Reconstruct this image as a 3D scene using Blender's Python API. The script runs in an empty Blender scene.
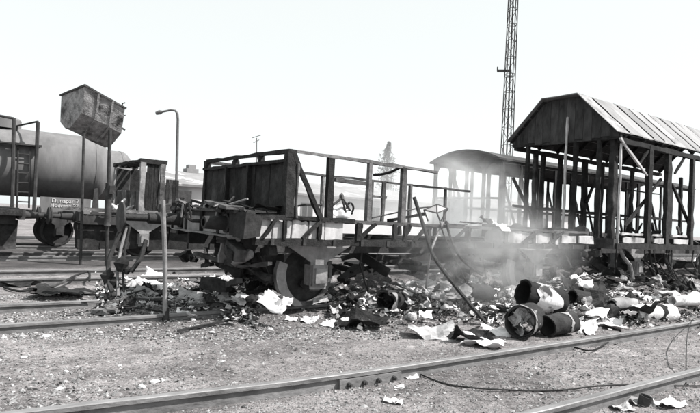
import bpy, math, random
import numpy as np
from mathutils import Vector, Matrix, noise

random.seed(7)
R = random.Random(11)
C = bpy.context.scene.collection
rad = math.radians

# ------------------------------------------------------------------ camera
# frame of the place: X along the tracks (away to the right), Y across them, z = 0 on the rail tops
FPX, PITCH, ROLL, TH, CAMH = 569.37, 0.0219, -0.0483, 0.929, 1.347
_F = np.array([math.cos(TH) * math.cos(PITCH), math.sin(TH) * math.cos(PITCH), math.sin(PITCH)])
_R0 = np.array([math.sin(TH), -math.cos(TH), 0.0])
_U0 = np.cross(_R0, _F)
_R = _R0 * math.cos(ROLL) - _U0 * math.sin(ROLL)
_U = _U0 * math.cos(ROLL) + _R0 * math.sin(ROLL)
cd = bpy.data.cameras.new('camera')
cd.sensor_width = 36.0
cd.lens = FPX / 700.0 * 36.0
cd.clip_end = 3000
cam = bpy.data.objects.new('camera', cd)
cam.matrix_world = Matrix((( _R[0], _U[0], -_F[0], 0), (_R[1], _U[1], -_F[1], 0), (_R[2], _U[2], -_F[2], CAMH), (0, 0, 0, 1)))
C.objects.link(cam)
bpy.context.scene.camera = cam

# ------------------------------------------------------------------ sky, sun, exposure
SUN_EL, SUN_DIR = 50.0, (0.70, -0.71)          # towards the sun, seen from above
w = bpy.data.worlds.new('World'); bpy.context.scene.world = w; w.use_nodes = True
nt = w.node_tree; nt.nodes.clear()
sky = nt.nodes.new('ShaderNodeTexSky'); sky.sky_type = 'NISHITA'; sky.sun_disc = False
sky.sun_elevation = rad(SUN_EL); sky.sun_rotation = math.atan2(SUN_DIR[0], SUN_DIR[1])
sky.air_density = 1.0; sky.dust_density = 1.5; sky.ozone_density = 1.0
bw = nt.nodes.new('ShaderNodeRGBToBW')
# thin even overcast over the clear sky, as the blank white sky of the photograph implies
vl = nt.nodes.new('ShaderNodeMix'); vl.data_type = 'RGBA'; vl.inputs[0].default_value = .78
vl.inputs[7].default_value = (4.1, 4.36, 4.36, 1)
bg = nt.nodes.new('ShaderNodeBackground'); bg.inputs[1].default_value = 0.13
ow = nt.nodes.new('ShaderNodeOutputWorld')
nt.links.new(sky.outputs[0], bw.inputs[0]); nt.links.new(bw.outputs[0], vl.inputs[6])
nt.links.new(vl.outputs[2], bg.inputs[0]); nt.links.new(bg.outputs[0], ow.inputs[0])
sd = bpy.data.lights.new('sun', 'SUN'); sd.energy = 4.3; sd.angle = rad(0.6); sd.color = (1, 0.985, 0.97)
so = bpy.data.objects.new('sun', sd); C.objects.link(so)
_n = math.hypot(*SUN_DIR); _e = rad(SUN_EL)
_sv = Vector((SUN_DIR[0] / _n * math.cos(_e), SUN_DIR[1] / _n * math.cos(_e), math.sin(_e)))
so.rotation_euler = _sv.to_track_quat('Z', 'Y').to_euler(); so.location = _sv * 50
vs = bpy.context.scene.view_settings
vs.view_transform = 'Standard'; vs.look = 'None'; vs.exposure = 0.95; vs.gamma = 1.0
bpy.context.scene.cycles.max_bounces = 6
bpy.context.scene.cycles.volume_step_rate = 2.0
bpy.context.scene.cycles.volume_max_steps = 96
bpy.context.scene.cycles.volume_bounces = 3

# ------------------------------------------------------------------ small tools
def at(px, py, axis, val):
    """the point on the plane (axis = val) that the photograph shows at px, py"""
    r = _F + _R * (px - 350) / FPX - _U * (py - 206.5) / FPX
    o = np.array([0, 0, CAMH]); t = (val - o[axis]) / r[axis]
    return Vector(o + t * r)
def deep(px, py, d):
    r = _F + _R * (px - 350) / FPX - _U * (py - 206.5) / FPX
    return Vector(np.array([0, 0, CAMH]) + d * r)
def V(*a): return Vector(a)

MOUNDS = [(4.0, 8.0, 1.3, .9, .10), (6.6, 7.9, 1.8, .9, .15), (9.0, 7.6, 2.0, 1.1, .17), (7.6, 5.6, 1.3, .45, .07),
          (8.3, 5.0, 1.0, .35, .06), (10.2, 5.2, 1.6, .5, .12), (12.5, 5.0, 1.8, .5, .10), (12.0, 6.3, 2.5, 1.0, .13), (2.4, 8.0, .9, .7, .06), (14.5, 6.0, 2.5, 1.0, .12),
          (13.2, 8.3, 2.2, .9, .34), (16.5, 8.0, 2.4, 1.0, .42), (10.6, 8.9, 1.4, .8, .28), (7.6, 8.9, 1.9, .8, .30), (20.5, 8.0, 3, 1.0, .45), (4.6, 8.6, .9, .6, .2), (2.0, 9.6, .8, .5, .07), (1.0, 10.0, 1.2, .5, .05)]
def g(x, y):
    z = -0.128
    z += 0.022 * noise.noise(V(x * .7, y * .7, 0)) + 0.014 * noise.noise(V(x * 2.3, y * 2.3, 3)) + .007 * noise.noise(V(x * 6, y * 6, 5))
    for a, b, sx, sy, h in MOUNDS:
        q = ((x - a) / sx) ** 2 + ((y - b) / sy) ** 2
        if q < 6: z += h * math.exp(-q) * (1 + .5 * noise.noise(V(x * 2.5, y * 2.5, 9)))
    return z
def ground_at(px, py):
    z = -.12
    for _ in range(5):
        p = at(px, py, 2, z); z = g(p.x, p.y)
    return at(px, py, 2, z)

ORG = {}
def tag(o, label=None, cat=None, group=None, kind=None):
    if label: o['label'] = label
    if cat: o['category'] = cat
    if group: o['group'] = group
    if kind: o['kind'] = kind
    return o
def thing(name, label, cat, loc, group=None):
    o = bpy.data.objects.new(name, None); C.objects.link(o); o.location = loc
    o.empty_display_size = .2
    ORG[o.name] = Vector(loc)
    return tag(o, label, cat, group)

class MB:
    def __init__(s): s.v = []; s.f = []
    def add(s, vs_, fs):
        b = len(s.v); s.v += [tuple(q) for q in vs_]; s.f += [tuple(i + b for i in f) for f in fs]; return s
    def bar(s, p0, p1, w_, h_, n=1, jit=0.0, up=None, taper=1.0):
        """timber or bar of width w_ and height h_; jit roughens its edges"""
        p0, p1 = Vector(p0), Vector(p1); d = (p1 - p0)
        if d.length < 1e-6: return s
        dn = d.normalized(); u = Vector(up) if up else (V(0, 0, 1) if abs(dn.z) < .9 else V(0, 1, 0))
        sd_ = dn.cross(u).normalized(); u = sd_.cross(dn).normalized()
        vv = []
        for i in range(n + 1):
            t = i / n; k = (1 + (taper - 1) * t) * (R.uniform(.80, 1.06) if jit >= .006 else 1); c = p0 + d * t
            for a, b in ((-1, -1), (1, -1), (1, 1), (-1, 1)):
                j = V(R.uniform(-jit, jit), R.uniform(-jit, jit), R.uniform(-jit, jit)) if jit else V(0, 0, 0)
                vv.append(c + sd_ * (a * w_ / 2 * k) + u * (b * h_ / 2 * k) + j)
        ff = [(3, 2, 1, 0), tuple(n * 4 + q for q in (0, 1, 2, 3))]
        for i in range(n):
            for q in range(4):
                a = i * 4 + q; b = i * 4 + (q + 1) % 4
                ff.append((a, b, b + 4, a + 4))
        return s.add(vv, ff)
    def box(s, c, sx, sy, sz, jit=0.0):
        c = Vector(c); return s.bar(c - V(sx / 2, 0, 0), c + V(sx / 2, 0, 0), sy, sz, 1, jit)
    def tube(s, pts, r, n=8, r1=None, cap=True):
        pts = [Vector(p) for p in pts]; m = len(pts); vv = []; ff = []
        prev = None
        for i, p in enumerate(pts):
            d = (pts[min(i + 1, m - 1)] - pts[max(i - 1, 0)]).normalized()
            if prev is None: a = d.orthogonal().normalized()
            else: a = (prev - d * prev.dot(d)).normalized()
            prev = a; b = d.cross(a)
            rr = r if r1 is None else r + (r1 - r) * i / (m - 1)
            if isinstance(r, (list, tuple)): rr = r[i]
            for k in range(n):
                t = 2 * math.pi * k / n; vv.append(p + a * (rr * math.cos(t)) + b * (rr * math.sin(t)))
        for i in range(m - 1):
            for k in range(n):
                a = i * n + k; b = i * n + (k + 1) % n; ff.append((a, b, b + n, a + n))
        if cap: ff.append(tuple(reversed(range(n)))); ff.append(tuple((m - 1) * n + k for k in range(n)))
        return s.add(vv, ff)
    def lathe(s, prof, o, axis, n=24):
        """prof: (distance along axis, radius)"""
        o = Vector(o); d = Vector(axis).normalized(); a = d.orthogonal().normalized(); b = d.cross(a); vv = []; ff = []
        for h, r in prof:
            for k in range(n):
                t = 2 * math.pi * k / n; vv.append(o + d * h + a * (r * math.cos(t)) + b * (r * math.sin(t)))
        for i in range(len(prof) - 1):
            for k in range(n):
                p = i * n + k; q = i * n + (k + 1) % n; ff.append((p, q, q + n, p + n))
        return s.add(vv, ff)
    def plate(s, pts, th):
        """flat polygon given a thickness along its normal"""
        pts = [Vector(p) for p in pts]; nrm = (pts[1] - pts[0]).cross(pts[2] - pts[0]).normalized() * th
        n = len(pts); vv = pts + [p + nrm for p in pts]
        ff = [tuple(reversed(range(n))), tuple(range(n, 2 * n))]
        for k in range(n): ff.append((k, (k + 1) % n, n + (k + 1) % n, n + k))
        return s.add(vv, ff)
    def build(s, name, m, parent=None, smooth=False, label=None):
        me = bpy.data.meshes.new(name)
        o_ = ORG[parent.name] if parent is not None else V(0, 0, 0)
        me.from_pydata([(v[0] - o_.x, v[1] - o_.y, v[2] - o_.z) for v in s.v], [], s.f); me.update()
        if isinstance(m, (list, tuple)):
            for q in m: me.materials.append(q)
        else: me.materials.append(m)
        if smooth:
            me.polygons.foreach_set('use_smooth', [True] * len(me.polygons))
            me.set_sharp_from_angle(angle=rad(38))
        o = bpy.data.objects.new(name, me); C.objects.link(o)
        if parent is not None: o.parent = parent
        ORG[o.name] = o_
        if label: o['label'] = label
        return o
    def lone(s, name, m, label, cat, group=None, smooth=False, origin=None):
        """a thing that is one mesh, its origin at its base"""
        o_ = Vector(origin) if origin is not None else V(sum(v[0] for v in s.v) / len(s.v), sum(v[1] for v in s.v) / len(s.v), min(v[2] for v in s.v))
        s.v = [(v[0] - o_.x, v[1] - o_.y, v[2] - o_.z) for v in s.v]
        o = s.build(name, m, None, smooth); o.location = o_; ORG[o.name] = o_
        return tag(o, label, cat, group)

# ------------------------------------------------------------------ materials (a black and white place: greys)
def mat(name, c0, c1, scale=6.0, rough=.85, bump=.25, metal=0.0, stretch=(1, 1, 1), stain=None, stain_scale=1.2, stain_lo=.5, stain_hi=.62, detail=8, objrand=.0, bscale=4.0, spec=.3):
    m = bpy.data.materials.new(name); m.use_nodes = True; t = m.node_tree; L = t.links
    b = t.nodes['Principled BSDF']; b.inputs['Roughness'].default_value = rough; b.inputs['Metallic'].default_value = metal
    b.inputs['Specular IOR Level'].default_value = spec
    tc = t.nodes.new('ShaderNodeTexCoord'); mp = t.nodes.new('ShaderNodeMapping'); mp.inputs[3].default_value = stretch
    L.new(tc.outputs['Object'], mp.inputs[0])
    oi = t.nodes.new('ShaderNodeObjectInfo'); ad = t.nodes.new('ShaderNodeVectorMath'); ad.operation = 'ADD'
    sc = t.nodes.new('ShaderNodeMath'); sc.operation = 'MULTIPLY'; sc.inputs[1].default_value = 37.0
    L.new(oi.outputs['Random'], sc.inputs[0]); L.new(mp.outputs[0], ad.inputs[0]); L.new(sc.outputs[0], ad.inputs[1])
    n1 = t.nodes.new('ShaderNodeTexNoise'); n1.inputs['Scale'].default_value = scale; n1.inputs['Detail'].default_value = detail; n1.inputs['Roughness'].default_value = .68
    L.new(ad.outputs[0], n1.inputs['Vector'])
    rp = t.nodes.new('ShaderNodeValToRGB'); rp.color_ramp.elements[0].position = .33; rp.color_ramp.elements[1].position = .68
    def col(c): return (c * 1.012, c * .992, c * .996, 1)
    rp.color_ramp.elements[0].color = col(c0); rp.color_ramp.elements[1].color = col(c1)
    L.new(n1.outputs[0], rp.inputs[0]); out = rp.outputs[0]
    if stain is not None:
        n2 = t.nodes.new('ShaderNodeTexNoise'); n2.inputs['Scale'].default_value = stain_scale; n2.inputs['Detail'].default_value = 6; n2.inputs['Roughness'].default_value = .6
        L.new(ad.outputs[0], n2.inputs['Vector'])
        r2 = t.nodes.new('ShaderNodeValToRGB'); r2.color_ramp.elements[0].position = stain_lo; r2.color_ramp.elements[1].position = stain_hi
        L.new(n2.outputs[0], r2.inputs[0])
        mx = t.nodes.new('ShaderNodeMix'); mx.data_type = 'RGBA'; mx.inputs[7].default_value = col(stain)
        L.new(r2.outputs[0], mx.inputs[0]); L.new(out, mx.inputs[6]); out = mx.outputs[2]
    if objrand:
        mr = t.nodes.new('ShaderNodeMapRange'); mr.inputs[3].default_value = 1 - objrand; mr.inputs[4].default_value = 1 + objrand
        L.new(oi.outputs['Random'], mr.inputs[0])
        m2 = t.nodes.new('ShaderNodeMix'); m2.data_type = 'RGBA'; m2.blend_type = 'MULTIPLY'; m2.inputs[0].default_value = 1
        L.new(out, m2.inputs[6]); L.new(mr.outputs[0], m2.inputs[7]); out = m2.outputs[2]
    L.new(out, b.inputs['Base Color'])
    if bump:
        n3 = t.nodes.new('ShaderNodeTexNoise'); n3.inputs['Scale'].default_value = scale * bscale; n3.inputs['Detail'].default_value = 6
        L.new(ad.outputs[0], n3.inputs['Vector'])
        bp = t.nodes.new('ShaderNodeBump'); bp.inputs['Strength'].default_value = bump; bp.inputs['Distance'].default_value = .02
        L.new(n3.outputs[0], bp.inputs['Height']); L.new(bp.outputs[0], b.inputs['Normal'])
    return m
M = {}
M['char'] = mat('charred_wood', .008, .03, 9, .95, .6, stain=.075, stain_lo=.58, stain_hi=.74, objrand=.4)
M['charlight'] = mat('ashen_wood', .05, .16, 9, .95, .6, stain=.03, stain_lo=.52, stain_hi=.66, objrand=.35)
M['ash'] = mat('pale_ashen_panel', .30, .54, 3, .95, .3, stain=.09, stain_lo=.52, stain_hi=.72, stain_scale=2.4)
M['steel'] = mat('burnt_steel', .015, .05, 8, .75, .35, stain=.11, stain_lo=.55, stain_hi=.7, objrand=.3)
M['steellight'] = mat('scaled_steel', .12, .28, 6, .8, .3, stain=.06, stain_lo=.55, stain_hi=.7)
M['steelpale'] = mat('bared_steel', .16, .30, 6, .75, .3, stain=.08, stain_lo=.56, stain_hi=.7)
M['tyre'] = mat('scorched_tyre', .05, .14, 6, .7, .2, stain=.2, stain_lo=.56, stain_hi=.7)
M['rail'] = mat('rusted_rail', .09, .22, 7, .8, .5, stretch=(.5, 1, 1), stain=.05, stain_lo=.55, stain_hi=.75, stain_scale=2.5)
M['railhead'] = mat('rail_head_worn', .17, .27, 14, .45, .15, metal=.2, stretch=(.3, 1, 1), stain=.12, stain_lo=.5, stain_hi=.72, stain_scale=2)
M['sheet'] = mat('weathered_roof_sheet', .16, .28, 2.2, .7, .2, stretch=(1, .4, .4), stain=.10, stain_lo=.52, stain_hi=.72, stain_scale=1.5, objrand=.25)
M['tank'] = mat('tank_paint', .12, .18, 3.2, .8, .15, stretch=(1, 1, .3), stain=.07, stain_lo=.5, stain_hi=.75, stain_scale=.9)
M['tankdark'] = mat('tank_underframe', .02, .06, 4, .9, .2)
M['skip'] = mat('dented_galvanised_sheet', .13, .40, 7, .6, .8, metal=.25, stain=.04, stain_lo=.50, stain_hi=.66, stain_scale=3)
M['paper'] = mat('white_paper', .62, .82, 4, .9, .2, stain=.2, stain_lo=.62, stain_hi=.75, stain_scale=3, objrand=.12)
M['wrap'] = mat('scorched_wrapping', .5, .8, 5, .9, .4, stain=.04, stain_lo=.50, stain_hi=.62, stain_scale=4)
M['card'] = mat('grey_cardboard', .24, .40, 5, .9, .3, stain=.07, stain_lo=.55, stain_hi=.7, objrand=.4)
M['soot'] = mat('sooty_sheet', .008, .035, 6, .95, .5, stain=.10, stain_lo=.6, stain_hi=.75, objrand=.4)
M['gable'] = mat('scorched_boarding', .02, .06, 7, .95, .4, stretch=(1, 1, .4), stain=.09, stain_lo=.55, stain_hi=.75, objrand=.15)
M['wall'] = mat('pale_render_wall', .42, .52, .5, .95, .1, stain=.3, stain_lo=.55, stain_hi=.75, stain_scale=.25)
M['broof'] = mat('patched_roof', .16, .26, .8, .9, .2, stain=.5, stain_lo=.58, stain_hi=.64, stain_scale=.5)
M['glass'] = mat('dark_pane', .03, .05, 3, .2, 0)
M['stone'] = mat('pale_stone', .36, .6, 7, .95, .3, objrand=.3)
M['foliage'] = mat('poplar_leaf', .05, .10, .6, .8, 0)
M['bark'] = mat('bark', .06, .12, 5, .95, .4)
M['lettering'] = mat('white_lettering', .28, .6, 5, .8, 0)
M['concrete'] = mat('concrete_pole', .10, .16, 6, .85, .2)

def ground_mat():
    m = bpy.data.materials.new('dusty_ground'); m.use_nodes = True; t = m.node_tree; L = t.links
    b = t.nodes['Principled BSDF']; b.inputs['Roughness'].default_value = .95; b.inputs['Specular IOR Level'].default_value = .1
    geo = t.nodes.new('ShaderNodeNewGeometry')
    def nz(s, d=8, r=.65, st=None):
        n = t.nodes.new('ShaderNodeTexNoise'); n.inputs['Scale'].default_value = s; n.inputs['Detail'].default_value = d; n.inputs['Roughness'].default_value = r
        if st:
            mp = t.nodes.new('ShaderNodeMapping'); mp.inputs[3].default_value = st; L.new(geo.outputs[0], mp.inputs[0]); L.new(mp.outputs[0], n.inputs['Vector'])
        else: L.new(geo.outputs[0], n.inputs['Vector'])
        return n.outputs[0]
    def ramp(i, a, ca, b_, cb):
        r = t.nodes.new('ShaderNodeValToRGB'); r.color_ramp.elements[0].position = a; r.color_ramp.elements[1].position = b_
        r.color_ramp.elements[0].color = (ca, ca * .985, ca * .985, 1); r.color_ramp.elements[1].color = (cb, cb * .985, cb * .985, 1); L.new(i, r.inputs[0]); return r.outputs[0]
    def mul(a, c, mode='MULTIPLY', f=1.0):
        x = t.nodes.new('ShaderNodeMix'); x.data_type = 'RGBA'; x.blend_type = mode
        if isinstance(f, float): x.inputs[0].default_value = f
        else: L.new(f, x.inputs[0])
        L.new(a, x.inputs[6])
        if hasattr(c, 'node'): L.new(c, x.inputs[7])
        else: x.inputs[7].default_value = c
        return x.outputs[2]
    base = ramp(nz(.9, 10, .7, (.6, 1, 1)), .32, .22, .66, .54)
    c = mul(base, ramp(nz(3.2, 8, .75, (.7, 1, 1)), .36, .55, .58, 1.0)); c = mul(c, ramp(nz(11, 8, .75), .32, .5, .60, 1.0))
    c = mul(c, ramp(nz(38, 4, .7), .36, .45, .58, 1.0))
    # soot trodden into the ground along the burnt train
    sep = t.nodes.new('ShaderNodeSeparateXYZ'); L.new(geo.outputs[0], sep.inputs[0])
    def mr(i, a, b_, x, y):
        q = t.nodes.new('ShaderNodeMapRange'); q.interpolation_type = 'SMOOTHSTEP'
        for k, vv in enumerate((a, b_, x, y)): q.inputs[k + 1].default_value = vv
        L.new(i, q.inputs[0]); return q.outputs[0]
    def mm(a, b_, op='MULTIPLY'):
        q = t.nodes.new('ShaderNodeMath'); q.operation = op; L.new(a, q.inputs[0])
        if hasattr(b_, 'node'): L.new(b_, q.inputs[1])
        else: q.inputs[1].default_value = b_
        return q.outputs[0]
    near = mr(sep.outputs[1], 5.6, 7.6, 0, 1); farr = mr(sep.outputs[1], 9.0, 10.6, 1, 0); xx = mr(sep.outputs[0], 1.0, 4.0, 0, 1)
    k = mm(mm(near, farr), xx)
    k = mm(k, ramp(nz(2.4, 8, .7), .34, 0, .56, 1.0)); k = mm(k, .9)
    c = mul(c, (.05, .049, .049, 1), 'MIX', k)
    # darker ground along the far tracks
    k2 = mm(mr(sep.outputs[1], 13.6, 15.2, 0, 1), mr(sep.outputs[1], 24, 28, 1, 0)); k2 = mm(k2, ramp(nz(1.3, 6, .7), .25, .45, .6, 1.0)); k2 = mm(k2, .9)
    c = mul(c, (.05, .048, .048, 1), 'MIX', k2)
    L.new(c, b.inputs['Base Color'])
    bp = t.nodes.new('ShaderNodeBump'); bp.inputs['Strength'].default_value = .8; bp.inputs['Distance'].default_value = .03
    hh = mm(nz(14, 8, .75), 1.0); h2 = mm(hh, nz(50, 4, .7), 'ADD')
    L.new(h2, bp.inputs['Height']); L.new(bp.outputs[0], b.inputs['Normal'])
    return m
M['ground'] = ground_mat()

# ------------------------------------------------------------------ ground, one sheet to the horizon
def axis_pts(lo, hi, step, far):
    a = list(np.arange(lo, hi, step)); s = step; q = hi
    while q < far: a.append(q); s *= 1.35; q += s
    s = step; q = lo - step
    while q > -far: a.insert(0, q); s *= 1.35; q -= s
    return a
xs = axis_pts(-2, 17, .085, 900); ys = axis_pts(1.0, 12, .08, 900)
gv = []
for y in ys:
    for x in xs:
        near_ = -3 < x < 22 and 0 < y < 16
        gv.append((x, y, g(x, y) if near_ else -.13 - (.0 if y < 60 else .0)))
nx = len(xs)
gf = [(j * nx + i, j * nx + i + 1, (j + 1) * nx + i + 1, (j + 1) * nx + i) for j in range(len(ys) - 1) for i in range(nx - 1)]
gm = MB(); gm.v = gv; gm.f = gf
go = gm.build('ground', M['ground']); go.data.polygons.foreach_set('use_smooth', [True] * len(go.data.polygons)); tag(go, kind='structure')

# ------------------------------------------------------------------ tracks
YC = 8.07            # centre of the burnt train's track
RAILP = [(-.07, -.165), (.07, -.165), (.07, -.150), (.013, -.132), (.010, -.048), (.036, -.036), (.036, -.006), (.028, 0), (-.028, 0), (-.036, -.006), (-.036, -.036), (-.010, -.048), (-.013, -.132), (-.07, -.150)]
def rail(track, pts, zoff=0.0):
    mb = MB(); n = len(RAILP); vv = []; ff = []
    for i, p in enumerate(pts):
        a = pts[max(i - 1, 0)]; b = pts[min(i + 1, len(pts) - 1)]
        d = V(b[0] - a[0], b[1] - a[1], 0).normalized(); s = V(d.y, -d.x, 0)
        for u, z in RAILP: vv.append(V(p[0], p[1], zoff + z) + s * u)
    for i in range(len(pts) - 1):
        for k in range(n):
            a = i * n + k; b = i * n + (k + 1) % n; ff.append((a, a + n, b + n, b))
    ff.append(tuple(range(n))); ff.append(tuple(reversed(range((len(pts) - 1) * n, len(pts) * n))))
    mb.add(vv, ff)
    o = mb.build('rail', [M['rail'], M['railhead']], track)
    for i, p in enumerate(o.data.polygons):
        if p.index < (len(pts) - 1) * n and p.index % n in (6, 7, 8): p.material_index = 1
    return o
def track(label, loc):
    t = thing('railway_track', label, 'railway track', loc); t['kind'] = 'structure'; return t
tn = track('nearest rusty railway track crossing the foreground', (3, 3.3, -.13))
ptsA = [(-14, 6.6), (-6, 5.1), (-2, 4.5), (0.0, 4.27), (.5, 4.235), (1.1, 4.18), (1.8, 4.10), (2.5, 4.03), (3.1, 3.995), (4, 3.965), (5.1, 3.95), (7, 3.925), (10, 3.92), (16, 3.92), (40, 3.9), (120, 3.8)]
ptsB = [(x, y - 1.435 - (.0 if x > 2 else .02)) for x, y in ptsA]
rail(tn, ptsA); rail(tn, ptsB)
# fishplate with bolts over the joint of the far rail
def on_rail(x):
    for (a, b), (c, d) in zip(ptsA, ptsA[1:]):
        if a <= x <= c: return b + (d - b) * (x - a) / (c - a)
xa, xb = at(331, 377, 2, -.05).x, at(393, 369, 2, -.05).x
fp = MB(); fp.bar((xa, on_rail(xa) - .032, -.088), (xb, on_rail(xb) - .032, -.088), .03, .085)
fpo = fp.build('fishplate', M['rail'], tn)
for k in range(4):
    x = xa + (xb - xa) * (.13, .37, .60, .86)[k]; y = on_rail(x) - .047
    MB().lathe([(0, 0), (0, .021), (.028, .021), (.03, .012), (.045, .012), (.045, 0)], (x, y, -.09), (0, -1, 0), 8).build('bolt', M['steel'], fpo)
# the gap between the two rails in the joint
t1 = track('second railway track carrying the burnt wagons', (4, YC, -.13))
for s in (-1, 1): rail(t1, [(-30, YC + s * .7175), (3, YC + s * .7175), (40, YC + s * .7175), (120, YC + s * .7175)])
YT2, YT3, YT4 = 12.5, 17.42, 21.5
t2 = track('third railway track behind the burnt wagon with light ballast', (4, YT2, -.13))
for s in (-1, 1): rail(t2, [(-40, YT2 + s * .7175), (120, YT2 + s * .7175)], -.01)
t3 = track('fourth railway track under the far burnt van', (4, YT3, -.13))
for s in (-1, 1): rail(t3, [(-60, YT3 + s * .7175), (120, YT3 + s * .7175)], -.01)
t4 = track('farthest railway track under the tank wagon', (4, YT4, -.13))
for s in (-1, 1): rail(t4, [(-60, YT4 + s * .7175), (120, YT4 + s * .7175)], -.01)
# sleepers, almost level with the dirt
slm = None
for (tr, yc_, x0, n_) in ((t1, YC, -1.2, 30), (t2, YT2, -2, 40)):
    for k in range(n_):
        x = x0 + k * .66
        if slm is None:
            q = MB().bar((0, -1.25, 0), (0, 1.25, 0), .24, .14, 8, .012); o = q.build('sleeper', M['charlight'], None); slm = o.data
        else:
            o = bpy.data.objects.new('sleeper', slm); C.objects.link(o)
        o.parent = tr; o.location = V(x, yc_, -.196) - ORG[tr.name]; o.rotation_euler = (0, 0, R.uniform(-.02, .02))

# ------------------------------------------------------------------ running gear shared by the wagons
def wheel(root, x, y, s, r=.48, m=None):
    """s: -1 the side towards the camera"""
    m = m or M['steel']
    wd = MB().lathe([(-.03, 0), (-.10, .0), (-.10, .07), (-.03, .10), (.0, .14), (.015, r - .07)], (x, y, r), (0, -s, 0), 28)
    wd.lathe([(.10, 0), (.10, .08), (.05, .10), (.035, .14), (.04, r - .07)], (x, y, r), (0, -s, 0), 28)
    o = wd.build('wheel', m, root, True)
    MB().lathe([(-.04, r - .07), (-.065, r - .055), (-.065, r), (.03, r + .008), (.045, r + .03), (.07, r + .025), (.075, r - .06), (.04, r - .07)], (x, y, r), (0, -s, 0), 36).build('tyre', M['tyre'] if m is M['steel'] else m, o, True)
    return o
def buffer(root, x, y, z, d, L=.62, r=.225, m=None):
    """d: +1 points along +X, -1 along -X"""
    m = m or M['steel']
    o = MB().lathe([(0, 0), (0, .13), (.05, .13), (.06, .10), (L * .55, .085), (L * .57, .055), (L - .03, .05)], (x, y, z), (d, 0, 0), 20).build('buffer', m, root, True)
    MB().lathe([(L - .05, .05), (L - .045, r), (L - .02, r), (L - .005, r * .8), (L, 0)], (x, y, z), (d, 0, 0), 28).build('buffer_head', m, o, True)
    return o
def gear(root, yc, axles, x0, x1, zs, m=None, ml=None, far=True, hw=1.32, bufL=True, bufR=True, zb=1.05, vg=True, hsh=.26, LL=.62, br=.225):
    m = m or M['steel']; ml = ml or M['steellight']
    for s in (-1, 1):
        MB().bar((x0 + .1, yc + s * .98, zs), (x1 - .1, yc + s * .98, zs), .09, .22, 10, .004).build('solebar', m, root)
    for xx, d in ((x0, -1), (x1, 1)):
        hs = MB().bar((xx, yc - hw, zb + .02), (xx, yc + hw, zb + .02), .12, hsh, 8, .006).build('headstock', m, root)
        if (d < 0 and bufL) or (d > 0 and bufR):
            for s in (-1, 1): buffer(root, xx + d * .06, yc + s * .875, zb, d, L=LL if d < 0 else .62, r=br, m=m)
        hk = MB().tube([(xx + d * .06, yc, zb), (xx + d * .22, yc, zb), (xx + d * .30, yc, zb + .04), (xx + d * .31, yc, zb + .10), (xx + d * .25, yc, zb + .12)], .028, 7)
        hk.build('draw_hook', m, root)
    for xa_ in axles:
        for s in (-1, 1):
            if s > 0 and not far: continue
            wheel(root, xa_, yc + s * .7175, s, m=m)
            ya = yc + s * 1.02
            ab = MB(); ab.box((xa_, ya + s * .03, .50), .26, .24, .30); ab.box((xa_, ya + s * .16, .50), .20, .05, .22)
            ab.build('axlebox', ml, root)
            yg = ya + s * .10
            if vg:
                MB().plate([(xa_ - .58, yg, zs + .02), (xa_ + .58, yg, zs + .02), (xa_ + .14, yg, .69), (xa_ + .14, yg, .30), (xa_ + .09, yg, .30), (xa_ - .09, yg, .30), (xa_ - .14, yg, .30), (xa_ - .14, yg, .69)], .022 * (1 if s < 0 else -1)).build('axle_guard', M['steelpale'] if ml is M['steellight'] else ml, root)
            sp = MB()
            for q in range(6):
                hl = .50 - q * .07; z0 = .86 - q * .022
                for a in range(6):
                    u0 = -hl + a * hl / 3; u1 = u0 + hl / 3
                    f = lambda u: z0 + .09 * (u / .5) ** 2 - .04
                    sp.bar((xa_ + u0, ya, f(u0)), (xa_ + u1, ya, f(u1)), .09, .018)
            sp.box((xa_, ya, .74), .10, .11, .17)
            sp.build('leaf_spring', m, root)
        MB().tube([(xa_, yc - 1.1, .48), (xa_, yc + 1.1, .48)], .075, 12).build('axle', m, root, True)
    for k in range(5):
        x = x0 + (x1 - x0) * (k + 1) / 6
        MB().bar((x, yc - .94, zs), (x, yc + .94, zs), .09, .18).build('cross_bearer', m, root)

# ------------------------------------------------------------------ the burnt open wagon in the middle
HB = 1.405
X0, X1 = 3.39, 11.3
w1 = thing('burnt_wagon', 'burnt-out open wagon with dark boarded end and bare charred side frame, in the middle', 'wagon', (X0, YC, 0))
AX1 = (4.68, 9.95)
def broken_buffer():
    for o in [c for c in w1.children if c.name.startswith('buffer')]:
        xs_ = [v.co.x for v in o.data.vertices]; ys_ = [v.co.y for v in o.data.vertices]
        if min(xs_) < 0 and sum(ys_) / len(ys_) < 0:
            for c in list(o.children): bpy.data.objects.remove(c)
            for v in o.data.vertices: v.co.x = max(v.co.x, -.42)
            o['label'] = 'broken buffer stump without its head'
gear(w1, YC, AX1, X0, X1, .93, hw=1.40, zb=1.21, hsh=.30, LL=X0 - .06 - at(119, 213, 1, YC + .875).x, br=.235)
yn, yf = YC - HB, YC + HB
broken_buffer()
Zu, Zl = 1.325, .995
def timber(name, p0, p1, w_, h_, m, root, n=None, jit=.009, up=None, taper=1.0, label=None):
    L = (Vector(p1) - Vector(p0)).length
    return MB().bar(p0, p1, w_, h_, n or max(2, int(L / .22)), jit, up, taper).build(name, m, root, label=label)
for y in (yn, yf):
    timber('lower_side_beam', (X0 + .06, y, Zl), (X1, y, Zl), .10, .10, M['char'], w1)
    timber('upper_side_beam', (X0 + .02, y, Zu), (5.05, y, Zu - .005), .10, .065, M['char'], w1)
    timber('upper_side_beam', (5.05, y, Zu - .02), (X1, y, Zu - .03), .09, .05, M['charlight'], w1, label='ash-grey right length of the upper side beam')
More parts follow.
